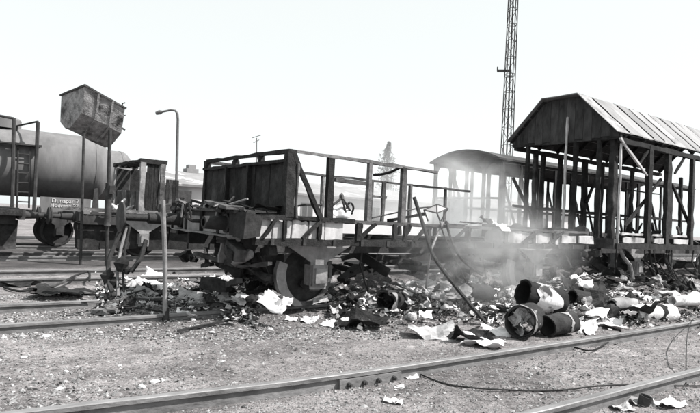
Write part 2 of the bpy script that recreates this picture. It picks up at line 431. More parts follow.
# stubs and slanting struts between the two beams, near side then far side
for px in (253, 283, 318, 357, 393, 404, 428, 468, 504, 533, 553):
    x = at(px, 228, 1, yn).x; timber('strut', (x, yn - .035, Zl + .04), (x, yn - .035, Zu - .03), .05, R.uniform(.04, .09), M['char'], w1, 3, up=(1, 0, 0))
for pa, pb in ((262, 274), (301, 319), (357, 374), (402, 409), (412, 427), (450, 466), (521, 537), (548, 562)):
    a, b = at(pa, 235, 1, yn), at(pb, 219, 1, yn); timber('slanting_strut', (a.x, yn - .04, Zl + .05), (b.x, yn - .04, Zu - .03), .05, .05, M['char'], w1, 3)
for k in range(7):
    x = X0 + .7 + k * 1.1; timber('strut', (x, yf, Zl + .05), (x, yf, Zu - .04), .07, .07, M['char'], w1, 3)
# pale boards left in the side
for i, (pa, pb) in enumerate(((252, 270), (270, 289), (289, 306), (306, 322), (322, 341))):
    a, b = at(pa, 228, 1, yn + .07).x, at(pb, 228, 1, yn + .07).x
    MB().bar((a + .01, yn + .01, (Zl + Zu) / 2), (b - .01, yn + .01, (Zl + Zu) / 2 - .01), .018, Zu - Zl - R.uniform(.03, .10), 5, .008).build('side_board', M['ash'], w1)
for i, (pa, pb) in enumerate(((505, 519), (519, 534), (534, 550), (550, 566))):
    a, b = at(pa, 236, 1, yn + .07).x, at(pb, 236, 1, yn + .07).x
    MB().bar((a + .01, yn + .01, (Zl + Zu) / 2), (b - .01, yn + .01, (Zl + Zu) / 2 - .01), .018, Zu - Zl - R.uniform(.04, .12), 5, .008).build('side_board', M['ash'], w1)
# what is left of the floor
for k in range(26):
    x = X0 + .25 + k * .30
    if k in (3, 9, 10, 15, 16, 20, 24): continue
    y0 = yn + (.1 if R.random() < .6 else R.uniform(.4, 1.4)); y1 = yf - (.1 if R.random() < .6 else R.uniform(.4, 1.4))
    timber('floor_plank', (x, y0, Zu - .04 + R.uniform(-.01, .01)), (x + R.uniform(-.06, .06), y1, Zu - .04), .22, .035, M['char'], w1)
# boarded end
XE = 3.93; ZT = 2.265; ZB = 2.085
for k in range(12):
    y = yf - .06 - (k + .5) * (2 * HB - .12) / 12
    timber('end_board', (XE, y, Zu - .02), (XE + R.uniform(-.01, .01), y, ZB - R.uniform(0, .012)), .225, .03, M['soot'], w1, 6, .003, up=(1, 0, 0))
for y in (yf - .95, yf - 1.72):
    timber('end_stile', (XE - .05, y, Zu), (XE - .05, y, ZB), .09, .06, M['char'], w1)
timber('end_rail', (XE - .03, yn - .02, ZB + .005), (XE - .03, yf + .02, ZB + .005), .09, .05, M['char'], w1)
timber('end_top_rail', (XE, yn, ZT - .035), (XE, yf, ZT - .035), .07, .06, M['char'], w1)
for y, wd in ((yn, .14), (yf, .12)):
    timber('corner_post', (XE, y, Zu), (XE, y, ZT - .02), wd, wd * .8, M['char'], w1)
for px in (236, 261):
    y = at(px, 157, 0, XE).y; timber('end_stub', (XE, y, ZB), (XE, y, ZT - .05), .09, .06, M['char'], w1, 3)
timber('corner_strip', (XE + .10, yn - .05, Zu), (XE + .10, yn - .05, ZT - .2), .03, .06, M['charlight'], w1)
# near side frame above the floor
XTE = at(437, 172, 1, yn).x
timber('near_top_rail', (XE, yn, ZT - .03), (XTE, yn, ZT - .075), .06, .05, M['charlight'], w1)
def post(px, py, wd, m='char', y=yn, zb=Zu, top=None, dp=.09):
    p = at(px, py, 1, y); timber('side_post', (p.x, y, zb), (p.x, y, top if top else p.z), wd, dp, M[m], w1, None, .007, up=(1, 0, 0), taper=.85)
post(331, 157, .09, 'char', dp=.115, top=ZT - .06); post(370, 162, .07, 'charlight', dp=.07, top=ZT - .06); post(404, 167, .09, 'charlight', dp=.10, top=ZT - .07)
a, b = at(292, 153, 1, yn), at(320, 211, 1, yn); timber('corner_brace', (a.x, yn - .03, a.z), (b.x, yn - .03, Zu), .06, .06, M['char'], w1)
# far side frame
timber('far_top_rail', (XE, yf, ZT - .05), (at(470, 187, 1, yf).x, yf, ZT - .10), .06, .045, M['charlight'], w1)
timber('far_waist_rail', (at(335, 180, 1, yf).x, yf, 2.13), (at(372, 183, 1, yf).x, yf, 2.11), .07, .09, M['charlight'], w1)
timber('far_waist_rail', (at(372, 195, 1, yf).x, yf, 1.86), (at(386, 196, 1, yf).x, yf, 1.85), .05, .06, M['charlight'], w1)
for px, dp in ((323, .06), (372, .06), (384, .08), (411, .07), (446, .06)):
    p = at(px, 180, 1, yf); timber('far_side_post', (p.x, yf, Zu), (p.x, yf, ZT - .06), .07, dp, M['charlight'], w1, up=(1, 0, 0))
# sagging strip hanging between the rails
s0, s1 = at(373, 175, 1, yn + .4), at(401, 167, 1, yn + .1)
MB().tube([s0, s0.lerp(s1, .3) + V(0, 0, -.03), s0.lerp(s1, .65) + V(0, 0, -.035), s1], .022, 6).build('sagging_strip', M['char'], w1)
# headstock furniture: pale panels, charred box and loose planks on the end sill
for pa, pb in ((170, 181), (184, 200), (203, 226)):
    a, b = at(pa, 223, 0, X0 - .08).y, at(pb, 223, 0, X0 - .08).y
    MB().box((X0 - .075, (a + b) / 2, 1.17), .02, abs(a - b), .22, .006).build('headstock_panel', M['steelpale'], w1)
timber('end_ledge', (X0 - .10, yn + .05, 1.04), (X0 - .10, yf - .3, 1.05), .10, .025, M['steellight'], w1)
bx_ = at(240, 220, 0, X0 - .1)
MB().box((X0 - .02, bx_.y, 1.20), .26, .50, .32, .02).build('coupling_box', M['soot'], w1)
timber('loose_sill_plank', (X0 + .1, at(206, 199, 0, X0).y, 1.50), (X0 - .15, at(246, 207, 0, X0).y, 1.42), .30, .05, M['charlight'], w1)
timber('loose_sill_plank', (X0 + .2, at(207, 203, 0, X0).y, 1.42), (X0, at(247, 210, 0, X0).y, 1.37), .42, .06, M['soot'], w1)
timber('loose_sill_plank', (X0 - .1, at(166, 209, 0, X0).y, 1.34), (X0 + .1, at(185, 203, 0, X0).y, 1.47), .06, .07, M['charlight'], w1)
for k in range(16):
    x = X0 + .3 + k * .5
    MB().box((x, yn - .062, Zl), .05, .016, .085).build('strap_plate', M['steel'], w1)
# brake gear and hanging hoses under the left end
def hang(pts, r, m, root, name='brake_hose'):
    MB().tube(pts, r, 7).build(name, m, root, True)
yA = YC + .5
hang([deep(123, 224, 8.7), deep(115, 244, 8.6), deep(108, 262, 8.5), deep(109, 284, 8.4), deep(114, 297, 8.3)], .036, M['steel'], w1)
hang([deep(127, 226, 8.7), deep(121, 248, 8.6), deep(117, 270, 8.5), deep(118, 296, 8.35)], .024, M['steellight'], w1)
hang([deep(130, 226, 8.7), deep(125, 250, 8.6), deep(123, 275, 8.5), deep(124, 292, 8.4)], .018, M['steel'], w1)
hang([deep(146, 240, 8.6), deep(141, 258, 8.5), deep(131, 272, 8.4)], .035, M['steel'], w1)
for px, py, r_ in ((107, 276, .10), (121, 264, .11), (113, 282, .08), (127, 270, .06)):
    c = deep(px, py, 8.45)
    MB().tube([c + V(0, 0, .9 * r_), c + V(.02, 0, .4 * r_), c, c - V(.01, .02, r_)], [r_ * .35, r_ * .9, r_, r_ * .4], 7).build('brake_valve', M['soot'], w1)
# charred tangle over and before the left headstock
for k in range(20):
    q = R.random(); yy = yn + .25 + (yf - yn - .2) * q; xx = X0 - R.uniform(-.35, .12); zz = R.uniform(1.38, 1.46)
    timber('charred_gear', (xx, yy, zz), (xx + R.uniform(-.25, .35), yy + R.uniform(-.6, .5), zz + R.uniform(-.05, .09)), R.uniform(.025, .09), R.uniform(.02, .06), M[R.choice(['soot', 'char', 'char', 'steel', 'charlight', 'steellight'])], w1, 4, .012)
for k in range(18):
    q = R.random(); yy = yn + .3 + (yf - yn - .4) * q; xx = X0 + R.uniform(-.05, .5); zz = R.uniform(.45, .95)
    timber('charred_gear', (xx, yy, zz), (xx + R.uniform(-.2, .3), yy + R.uniform(-.7, .5), zz + R.uniform(-.15, .12)), R.uniform(.06, .16), R.uniform(.05, .2), M[R.choice(['soot', 'char', 'steel'])], w1, 4, .012)
for k in range(3): timber('platform_plank', (X0 - .02 + k * .17, yn + .02, 1.385), (X0 - .02 + k * .17, yf - .02, 1.385), .155, .035, M['char' if k else 'charlight'], w1)
for k in range(5):
    yy = yn + .2 + k * (yf - yn - .4) / 4; timber('headstock_rib', (X0 - .085, yy, 1.06), (X0 - .085, yy, 1.36), .05, .05, M['char'], w1)
for k in range(10):
    yy = yn + .3 + (yf - yn - .6) * R.random(); xx = X0 - R.uniform(-.1, .5)
    MB().tube([(xx, yy, 1.25), (xx + R.uniform(-.1, .1), yy + R.uniform(-.15, .15), 1.45), (xx + R.uniform(-.1, .15), yy + R.uniform(-.3, .3), 1.45 + R.uniform(-.1, .14))], .015, 5).build('bent_rod', M['steellight' if k % 2 else 'steel'], w1)
for k in range(30):
    x = R.uniform(5.3, 9.6); y = YC + R.uniform(-.7, .95); z = R.uniform(.45, .86)
    timber('charred_gear', (x, y, z), (x + R.uniform(-1.0, 1.0), y + R.uniform(-.3, .3), z + R.uniform(-.2, .12)), R.uniform(.04, .16), R.uniform(.04, .20), M[R.choice(['soot', 'steel', 'char'])], w1, 4, .015)
timber('brake_shaft', (X0 + .2, YC - .9, .62), (X0 + .2, YC + .9, .66), .07, .07, M['steel'], w1)
timber('brake_beam', (X0 + .55, YC - 1.0, .45), (X0 + .6, YC + .9, .5), .09, .12, M['soot'], w1)
for q in (-.8, -.2, .5):
    timber('brake_hanger', (X0 + .5, YC + q, .95), (X0 + .62, YC + q + .05, .35), .05, .09, M['steellight'] if q == -.2 else M['steel'], w1)
MB().box((X0 + .65, YC - .55, .62), .5, .5, .36, .02).build('brake_cylinder', M['soot'], w1)
for xw in AX1:
    arc = [(xw + .60 * math.cos(t), YC - .84, max(.03, .5 + .52 * math.sin(t))) for t in [2.75 + q * .25 for q in range(8)]] + [(xw + .44 * math.cos(t), YC - .84, .5 + .44 * math.sin(t)) for t in [4.3 - q * .25 for q in range(7)]]
    MB().plate(arc, .09).build('brake_shoe', M['steelpale'], w1)
    timber('safety_stay', (xw - 1.0, YC - 1.0, .92), (xw - .55, YC - .75, .35), .04, .04, M['steel'], w1)
for k in range(9):
    x = R.uniform(X0 + .8, X1 - .6); y = YC - R.uniform(.3, 1.2); z0 = R.uniform(.85, .95)
    MB().tube([(x, y, z0), (x + R.uniform(-.1, .1), y, z0 - .25), (x + R.uniform(-.25, .25), y, z0 - R.uniform(.35, .75))], R.uniform(.008, .02), 5).build('hanging_strap', M['steel'], w1)

for k in range(26):
    x = R.uniform(X0 + .1, X0 + 2.6); y = YC + R.uniform(-.95, .9); z = R.uniform(.2, .85)
    timber('charred_gear', (x, y, z), (x + R.uniform(-.6, .6), y + R.uniform(-.5, .5), z + R.uniform(-.35, .35)), R.uniform(.06, .2), R.uniform(.05, .22), M[R.choice(['soot', 'steel', 'steel', 'char', 'charlight'])], w1, 4, .015)
a, b = at(222, 262, 0, X0 + .15), at(226, 243, 0, X0 + .15); timber('pale_plate', a, b, .16, .03, M['steelpale'], w1, 3)
a, b = at(234, 262, 0, X0 + .15), at(251, 253, 0, X0 + .15)
MB().tube([a, a.lerp(b, .08), a.lerp(b, .5), a.lerp(b, .92), b], [.05, .075, .08, .07, .04], 10).build('air_cylinder', M['steelpale'], w1, True)
# ------------------------------------------------------------------ the roofed wagon frame at the right
X2, X2E = 12.45, 20.6
w2 = thing('roofed_wagon', 'burnt covered wagon, only posts and pale pitched roof left, at the right', 'wagon', (X2, YC, 0))
gear(w2, YC, (14.1, 19.0), X2, X2E, .95, hw=1.40)
ze, zr, yfl = 3.57, 4.56, .476
ye = HB + .06
xg = 12.2
for s in (-1, 1):
    y = YC + s * HB
    timber('side_sill', (X2, y, 1.03), (X2E, y, 1.03), .12, .14, M['char'], w2)
    timber('wall_plate', (X2, y, 3.42), (X2E, y, 3.42), .10, .12, M['char'], w2)
# near posts
for i, (px, dp, m) in enumerate(((619, .07, 'ash'), (612, .2, 'soot'), (648, .2, 'char'), (667, .22, 'char'), (691, .16, 'char'))):
    yy = YC - HB + (.16 if px == 612 else 0)
    x = at(px, 205, 1, yy).x
    timber('side_post', (x, yy, 1.0), (x, yy, 3.45), .11 if px != 619 else .05, dp if px != 619 else .05, M[m], w2, up=(1, 0, 0), label='pale thin corner post' if px == 619 else None)
for k in range(3):
    x = 17.4 + k * 1.05; timber('side_post', (x, YC - HB, 1.0), (x, YC - HB, 3.45), .11, .14, M['char'], w2, up=(1, 0, 0))
for px, dp in ((534, .13), (541, .09), (558, .14), (573, .12), (584, .22), (601, .12), (631, .14), (681, .12)):
    x = at(px, 200, 1, YC + HB).x
    timber('far_side_post', (x, YC + HB, 1.0), (x + R.uniform(-.06, .06), YC + HB, 3.45), .10, dp, M['char'], w2, up=(1, 0, 0))
# end posts of the gable
for y in (-.95, -.35, .35, 1.0):
    if y == .35: continue
    timber('end_post', (X2, YC + y, 1.05), (X2, YC + y, 3.5), .10, .09, M['char'], w2)
p0, p1 = at(568, 117, 0, X2 - .1), at(563, 240, 0, X2 - .1)
timber('leaning_pale_pole', (X2 - .12, p1.y, 1.0), (X2 - .12, p0.y, p0.z), .05, .05, M['ash'], w2)
# braces
def brace(a, b, y, w_, m):
    q0, q1 = at(*a, 1, y), at(*b, 1, y); timber('brace', q0, q1, w_, w_, M[m], w2)
brace((620, 138), (647, 176), YC - HB - .05, .05, 'ash')
brace((661, 179), (625, 226), YC - HB + .1, .06, 'char')
brace((672, 184), (689, 224), YC - HB + .1, .06, 'char')
brace((603, 163), (586, 203), YC + HB - .1, .08, 'char')
brace((513, 178), (535, 222), YC + HB + .05, .08, 'charlight')
# low pale planks left between the near posts
for a, b, top in ((622, 643, 1.18), (653, 663, 1.16), (673, 687, 1.15)):
    xa_, xb_ = at(a, 240, 1, YC - HB).x, at(b, 240, 1, YC - HB).x
    timber('low_plank', (xa_, YC - HB - .02, 1.17), (xb_, YC - HB - .02, 1.17), .03, .13, M['ash'], w2)
    timber('low_plank', (xa_, YC - HB + .03, 1.31), (xb_, YC - HB + .03, 1.31), .05, .05, M['ash'], w2)
for a, b in ((578, 592), (560, 574)):
    xa_, xb_ = at(a, 241, 1, YC - HB).x, at(b, 241, 1, YC - HB).x
    timber('low_plank', (xa_, YC - HB - .02, 1.15), (xb_, YC - HB - .02, 1.14), .03, .16, M['ash'], w2)
timber('far_rail', (X2, YC + HB, 1.9), (X2E, YC + HB, 1.88), .05, .07, M['char'], w2)
timber('far_rail', (X2 + 2, YC + HB, 2.75), (X2E, YC + HB, 2.73), .04, .05, M['char'], w2)
# roof: boards of the gable, rafters, sheets, battens
prof = [(-ye - .03, ze), (-yfl, zr), (yfl, zr), (ye + .03, ze)]
gb = 13
for k in range(gb):
    y0 = -ye + .03 + k * (2 * ye - .06) / gb; y1 = y0 + (2 * ye - .06) / gb - .008
    def ztop(y): return zr - .03 if abs(y) <= yfl else zr - .03 - (abs(y) - yfl) * (zr - ze) / (ye - yfl)
    zb_ = 3.50 + R.uniform(-.05, .02)
    if abs((y0 + y1) / 2) > ye - .12: zb_ = 3.52
    pts = [(X2 - .06, YC + y0, zb_), (X2 - .06, YC + y1, zb_), (X2 - .06, YC + y1, max(ztop(y1), zb_ + .03)), (X2 - .06, YC + y0, max(ztop(y0), zb_ + .03))]
    MB().plate(pts, .03 if k % 4 else .05).build('gable_board', M['gable'], w2)
timber('gable_tie', (X2, YC - ye, 3.5), (X2, YC + ye, 3.5), .10, .12, M['char'], w2)
npan = 15; pl = (X2E + .25 - xg) / npan
for (ya, za), (yb, zb_) in zip(prof, prof[1:]):
    for k in range(npan):
        xa_, xb_ = xg + k * pl, xg + (k + 1) * pl - .012
        
        mb = MB(); vv = []; N1, N2 = 3, 4; lift = R.uniform(0, .012)
        for lay in (0, 1):
            for i in range(N1 + 1):
                for j in range(N2 + 1):
                    u, t = i / N1, j / N2
                    e_ = (R.uniform(-.012, .012) if j in (0, N2) else 0)
                    vv.append((xa_ + (xb_ - xa_) * u, YC + ya + (yb - ya) * t, za + (zb_ - za) * t + .02 * (lay == 0) + lift + e_ + R.uniform(-.004, .004)))
        W = N2 + 1; B = (N1 + 1) * W; ff = []
        for i in range(N1):
            for j in range(N2):
                a = i * W + j; ff.append((a, a + W, a + W + 1, a + 1)); ff.append((B + a, B + a + 1, B + a + W + 1, B + a + W))
        for j in range(N2): ff.append((j, j + 1, B + j + 1, B + j)); q = N1 * W + j; ff.append((q, B + q, B + q + 1, q + 1))
        for i in range(N1): q = i * W; ff.append((q, B + q, B + q + W, q + W)); q = i * W + N2; ff.append((q, q + W, B + q + W, B + q))
        mb.add(vv, ff); mb.build('roof_sheet', M['sheet'] if R.random() < .86 else M['card'], w2)
    for k in range(1, npan):
        if R.random() < .25: continue
        x = xg + k * pl
        timber('roof_batten', (x, YC + ya + (yb - ya) * .03, za + (zb_ - za) * .03 + .035), (x, YC + yb - (yb - ya) * .05, zb_ - (zb_ - za) * .05 + .035), .03, .02, M['soot'] if R.random() < .4 else M['charlight'], w2, 5, .004)
for k in range(10):
    x = X2 + .2 + k * .88
    for (ya, za), (yb, zb_) in zip(prof, prof[1:]):
        timber('rafter', (x, YC + ya * .97, za - .06), (x, YC + yb * .97, zb_ - .06), .07, .09, M['char'], w2)
# inner boarding of the roof
for s in (-1, 1):
    for k in range(5):
        t0, t1_ = k / 5, (k + 1) / 5 - .02
        f = lambda t: (YC + s * (ye + (yfl - ye) * t), ze + (zr - ze) * t - .022)
        (y0, z0), (y1, z1) = f(t0), f(t1_)
        MB().plate([(xg + .1, y0, z0), (X2E, y0, z0), (X2E, y1, z1), (xg + .1, y1, z1)], .012 * (1 if s < 0 else -1)).build('roof_lining', M['soot'], w2)
for k in range(4):
    x = X2 + .9 + k * 1.9
    timber('eaves_bracket', (x, YC - HB, 2.9), (x + .5, YC - HB, 3.38), .05, .06, M['char'], w2)
# ruin hanging below its floor
hang([at(619, 247, 1, YC - 1.3), at(624, 258, 1, YC - 1.3), at(630, 265, 1, YC - 1.35), at(633, 280, 1, YC - 1.4)], .045, M['steellight'], w2, 'bent_pipe')
for k in range(12):
    x = R.uniform(12.6, 17); y = YC - R.uniform(.6, 1.4); z0 = .95
    hang([(x, y, z0), (x + R.uniform(-.15, .15), y, z0 - .3), (x + R.uniform(-.4, .4), y - .1, z0 - R.uniform(.5, .95))], R.uniform(.012, .03), M['steel'], w2, 'hanging_strap')

for k in range(44):
    x = R.uniform(X2 + .1, X2 + 5.5); y = YC + R.uniform(-1.2, 1.0); z = R.uniform(.15, .9)
    timber('charred_gear', (x, y, z), (x + R.uniform(-.8, .8), y + R.uniform(-.5, .5), z + R.uniform(-.45, .45)), R.uniform(.05, .2), R.uniform(.04, .22), M[R.choice(['soot', 'steel', 'char', 'char', 'charlight'])], w2, 4, .02)
for k in range(30):
    x = R.uniform(X2 + .1, X2 + 6); y = YC + R.uniform(-1.2, 1.3); z = R.uniform(1.05, 1.35)
    timber('charred_gear', (x, y, z), (x + R.uniform(-.7, .7), y + R.uniform(-.5, .5), z + R.uniform(-.1, .5)), R.uniform(.02, .10), R.uniform(.02, .08), M[R.choice(['soot', 'steel', 'char', 'charlight'])], w2, 4, .012)
# ------------------------------------------------------------------ the burnt coach behind, arched roof
XCO, XCE = 14.0, 27.0
yn2, yf2 = YT2 - 1.4, YT2 + 1.4
co = thing('burnt_coach', 'burnt-out coach with arched roof and empty window posts, hazy behind the smoke', 'coach', (XCO, YT2, 0))
gear(co, YT2, (16.5, 24.5), XCO, XCE, 1.0, hw=1.35)
def arch(t): return YT2 - 1.48 + 2.96 * t, 3.42 + .33 * (1 - (2 * t - 1) ** 2)
nseg = 9
for k in range(8):
    xa_, xb_ = XCO - .25 + k * 1.69, XCO - .25 + (k + 1) * 1.69 - .01
    vv = []; ff = []
    for lay in (0, 1):
        for xx in (xa_, (xa_ + xb_) / 2, xb_):
            for q in range(nseg + 1):
                y, z = arch(q / nseg); vv.append((xx, y, z - .06 * lay))
    W = nseg + 1; B = 3 * W
    for i in range(2):
        for q in range(nseg):
            a = i * W + q; ff.append((a, a + W, a + W + 1, a + 1)); ff.append((B + a, B + a + 1, B + a + W + 1, B + a + W))
    for q in range(nseg): ff.append((q, q + 1, B + q + 1, B + q)); a = 2 * W + q; ff.append((a, B + a, B + a + 1, a + 1))
    for i in range(2): a = i * W; ff.append((a, B + a, B + a + W, a + W)); a = i * W + nseg; ff.append((a, a + W, B + a + W, B + a))
    MB().add(vv, ff).build('roof_section', M['steel'], co)
for s, y in ((-1, yn2), (1, yf2)):
    timber('sill_beam', (XCO, y, 1.2), (XCE, y, 1.2), .10, .14, M['char'], co)
    timber('cant_rail', (XCO, y, 3.34), (XCE, y, 3.34), .08, .16, M['char'], co)
    timber('waist_rail', (XCO, y, 1.95), (XCE, y, 1.95), .07, .08, M['char'], co)
    for k in range(15):
        x = XCO + k * (XCE - XCO) / 14
        timber('side_pillar', (x, y, 1.2), (x, y, 3.36), .07, .09 if k % 3 else .18, M['char'], co, up=(1, 0, 0))
    for k in (1, 4, 7, 10):
        x = XCO + k * (XCE - XCO) / 14
        timber('side_brace', (x, y + .03, 3.0), (x + .8, y + .03, 1.3), .07, .08, M['char'], co)
# arched end: pillars, heads and the pale lower panel
for k in range(5):
    y = yf2 - k * 2.8 / 4; timber('end_pillar', (XCO, y, 1.2), (XCO, y, 3.5 if k in (1, 2, 3) else 3.3), .09, .10, M['char'], co)
for k in range(4):
    ya = yf2 - k * .7 - .05; yb = ya - .60; z0 = 2.85
    mb = MB(); vv = []; n = 8
    for xo in (0, .05):
        for q in range(n + 1):
            t = q / n; y = ya + (yb - ya) * t
            vv.append((XCO - .02 + xo, y, z0 + .17 + .28 * math.sin(math.pi * t) ** .6)); vv.append((XCO - .02 + xo, y, 3.40))
    S = 2 * (n + 1); ff = []
    for q in range(n):
        a = 2 * q; ff += [(a, a + 1, a + 3, a + 2), (S + a, S + a + 2, S + a + 3, S + a + 1), (a, a + 2, S + a + 2, S + a), (a + 1, S + a + 1, S + a + 3, a + 3)]
    mb.add(vv, ff).build('window_head', M['char'], co)
timber('end_waist_rail', (XCO - .03, yn2, 2.2), (XCO - .03, yf2, 2.2), .06, .07, M['char'], co)
for k in range(2):
    y0 = yf2 - .03 - k * .72; MB().box((XCO - .01, y0 - .35, 1.7), .03, .70, .92, .005).build('end_panel', M['ash'], co)

# ------------------------------------------------------------------ far burnt van and tank wagons at the left
XV = 3.3
vn = thing('burnt_low_van', 'gutted low van with flat roof frame beside the tank wagon, behind the left buffers', 'wagon', (XV, YT3, 0))
gear(vn, YT3, (5.0, 9.5), XV, 11.2, .98, m=M['tankdark'], hw=1.35)
VP = [at(px, 185, 1, YT3 - 1.35).x for px in (142, 162)]
for s in (-1, 1):
    y = YT3 + s * 1.35
    timber('deck_beam', (XV, y, 1.26), (11.2, y, 1.26), .10, .10, M['charlight'], vn)
    timber('roof_beam', (VP[0] - .1, y, 2.68), (VP[1] + .1, y, 2.68), .10, .12, M['char'], vn)
    for x, m in zip(VP, ('steelpale', 'charlight')):
        timber('body_post', (x, y, 1.28), (x, y, 2.64), .10, .14, M[m], vn, up=(1, 0, 0))
for k in range(4):
    x = VP[0] + k * (VP[1] - VP[0]) / 3; timber('roof_bearer', (x, YT3 - 1.35, 2.70), (x, YT3 + 1.35, 2.70), .08, .08, M['char'], vn)
for k in range(3):
    x = VP[0] + .2 + k * .42; MB().box((x, YT3 + 1.3, 1.96), .40, .03, 1.36, .01).build('back_board', M['soot'], vn)
xv_ = at(178, 190, 1, YT3 - 1.35).x; nb = 5
for k in range(nb):
    x = VP[0] + .12 + (k + .5) * (VP[1] - VP[0] - .2) / nb; MB().box((x, YT3 - 1.33, 1.95), (VP[1] - VP[0] - .2) / nb - .006, .03, 1.40, .003).build('side_board', M['soot'], vn)
for k in range(4):
    x = VP[1] + .12 + (k + .5) * (xv_ - VP[1] - .1) / 4; MB().box((x, YT3 - 1.33, 1.72), (xv_ - VP[1] - .1) / 4 - .006, .03, 1.0, .004).build('side_board', M['soot'], vn)
for k in range(8): MB().box((XV + .3 + k * .62, YT3 - .80, .56), .60, .3, .74, .04).build('dark_fill_box', M['soot'], vn)  # dark blocks added to fill in the shade below the van frame
for k in range(5): MB().box((VP[0], YT3 - 1.1 + k * .5, 1.58), .03, .46, .6, .006).build('end_board', M['charlight'], vn)

for k in range(18):
    x = R.uniform(XV + .2, 8); y = YT3 - R.uniform(.6, 1.3)
    timber('deck_scrap', (x, y, 1.32), (x + R.uniform(-.3, .3), y + R.uniform(-.1, .3), 1.36 + R.uniform(0, .3)), .10, .04, M[R.choice(['ash', 'charlight', 'char', 'paper'])], vn, 3, .02)

def tank_wagon(name, label, xr, xl, yc, zc, r, detail=True):
    t = thing(name, label, 'tank wagon', (xr, yc, 0))
    pr = [(0, 0), (.02, r * .35), (.08, r * .62), (.18, r * .82), (.30, r * .94), (.44, r)]
    L = xr - xl
    prof_ = pr + [(L * q / 14, r) for q in range(1, 14)] + [(L - a, b) for a, b in reversed(pr)]
    MB().lathe(prof_, (xr, yc, zc), (-1, 0, 0), 48).build('barrel', M['tank'], t, True)
    for q in range(4):
        x = xr - .5 - q * (L - 1) / 3
        MB().lathe([(0, r + .002), (0, r + .012), (.08, r + .012), (.08, r + .002)], (x, yc, zc), (-1, 0, 0), 48).build('barrel_band', M['tank'], t, True)
        for s in (-1, 1):
            MB().plate([(x - .12, yc + s * .9, 1.10), (x + .12, yc + s * .9, 1.10), (x + .05, yc + s * .86, zc - .52), (x - .05, yc + s * .86, zc - .52)], .05 * s).build('saddle', M['tankdark'], t)
    gear(t, yc, (xr - 1.6, xr - 6.6), xl - .5, xr + .55, .98, m=M['tankdark'], ml=M['tankdark'], hw=1.3)
    return t
fw = thing('flat_wagon', 'dark low flat wagon in front of the tank ladder at the left edge', 'wagon', (1.8, YT3, 0))
XF = at(40, 215, 1, YT3 - .9).x - .45
gear(fw, YT3, (XF - 1.7, XF - 6.4), XF - 8.2, XF, .92, m=M['tankdark'], ml=M['tankdark'], hw=1.35)
for s in (-1, 1): timber('deck_beam', (XF - 8.2, YT3 + s * 1.35, 1.12), (XF, YT3 + s * 1.35, 1.12), .10, .20, M['char'], fw)
for k in range(14): timber('floor_plank', (XF - .3 - k * .57, YT3 - 1.3, 1.20), (XF - .3 - k * .57, YT3 + 1.3, 1.20), .54, .05, M['char'], fw)
for k in range(6): MB().box((XF - .42 - k * .8, YT3 - .75, .55), .76, .4, .76, .03).build('dark_fill_box', M['soot'], fw)  # shade under the flat deck, built as added solid dark boxes
TR = 1.10
tw = tank_wagon('tank_wagon', 'large grey tank wagon with ladder and top platform at the far left', 5.15, -4.6, YT4, 2.67, TR)
# dome, platform, ladder and handrails
xl_ = at(22, 150, 1, YT4 - 1.15).x
dm = MB().lathe([(0, .55), (.28, .55), (.34, .50), (.40, .30), (.42, 0)], (at(2, 125, 1, YT4).x, YT4, 2.67 + TR - .05), (0, 0, 1), 24).build('dome', M['tank'], tw, True)
yp = YT4 - .95; zp = at(20, 145, 1, yp).z
xa_, xb_ = at(-30, 140, 1, yp).x, at(40, 146, 1, yp).x
for k in range(4):
    timber('platform_plank', (xa_, yp - .3 + k * .18, zp), (xb_, yp - .3 + k * .18, zp), .16, .05, M['tankdark'], tw)
def tw_t(pts, r, name, m='tankdark'): MB().tube(pts, r, 6).build(name, M[m], tw)
yq = yp - .35
for pa, pb in (((14, 118), (12, 215)), ((38, 122), (34, 213))):
    a, b = at(*pa, 1, yq), at(*pb, 1, yq); tw_t([a, b], .055, 'ladder_post')
tw_t([at(-20, 112, 1, yq), at(14, 118.5, 1, yq)], .04, 'handrail'); tw_t([at(17, 126, 1, yq + .9), at(38, 121.5, 1, yq)], .03, 'handrail')
tw_t([at(17, 126, 1, yq + .9), at(15, 148, 1, yq + .6)], .03, 'handrail')
for a, b in (((18, 148), (17, 208)), ((30, 148), (29, 208))): tw_t([at(*a, 1, yq + .1), at(*b, 1, yq + .1)], .028, 'ladder_stile')
for k in range(6):
    y = 154 + k * 9.5; tw_t([at(17.6, y, 1, yq + .1), at(29.8, y + .6, 1, yq + .1)], .022, 'ladder_rung')
# lettering plate on the solebar
lp = at(66, 204, 1, YT4 - 1.15)
pl_ = MB().box((lp.x, YT4 - 1.12, lp.z - .05), 1.5, .03, .5, .0).build('number_plate', M['tank'], tw)
def lettering(txt, px, py, size, name):
    cu = bpy.data.curves.new(name, 'FONT'); cu.body = txt; cu.size = size; cu.align_x = 'CENTER'; cu.align_y = 'CENTER'; cu.extrude = .004; cu.offset = .002
    tmp = bpy.data.objects.new(name, cu); C.objects.link(tmp)
    dg = bpy.context.evaluated_depsgraph_get(); me = bpy.data.meshes.new_from_object(tmp.evaluated_get(dg)); bpy.data.objects.remove(tmp)
    o = bpy.data.objects.new(name, me); me.materials.clear(); me.materials.append(M['lettering']); C.objects.link(o)
    p = at(px, py, 1, YT4 - 1.145); o.parent = pl_; o.location = p - ORG[tw.name]; o.rotation_euler = (rad(90), 0, 0); return o
lettering('Dunapar 7', 65.5, 201.2, .19, 'lettering'); lettering('Hodosan 27', 64.5, 206.0, .17, 'lettering')
tw2 = tank_wagon('tank_wagon', 'second grey tank wagon, its rounded end showing behind the first tank', at(131, 165, 1, 26.5).x, at(131, 165, 1, 26.5).x - 9, 26.5, 2.75, 1.1)

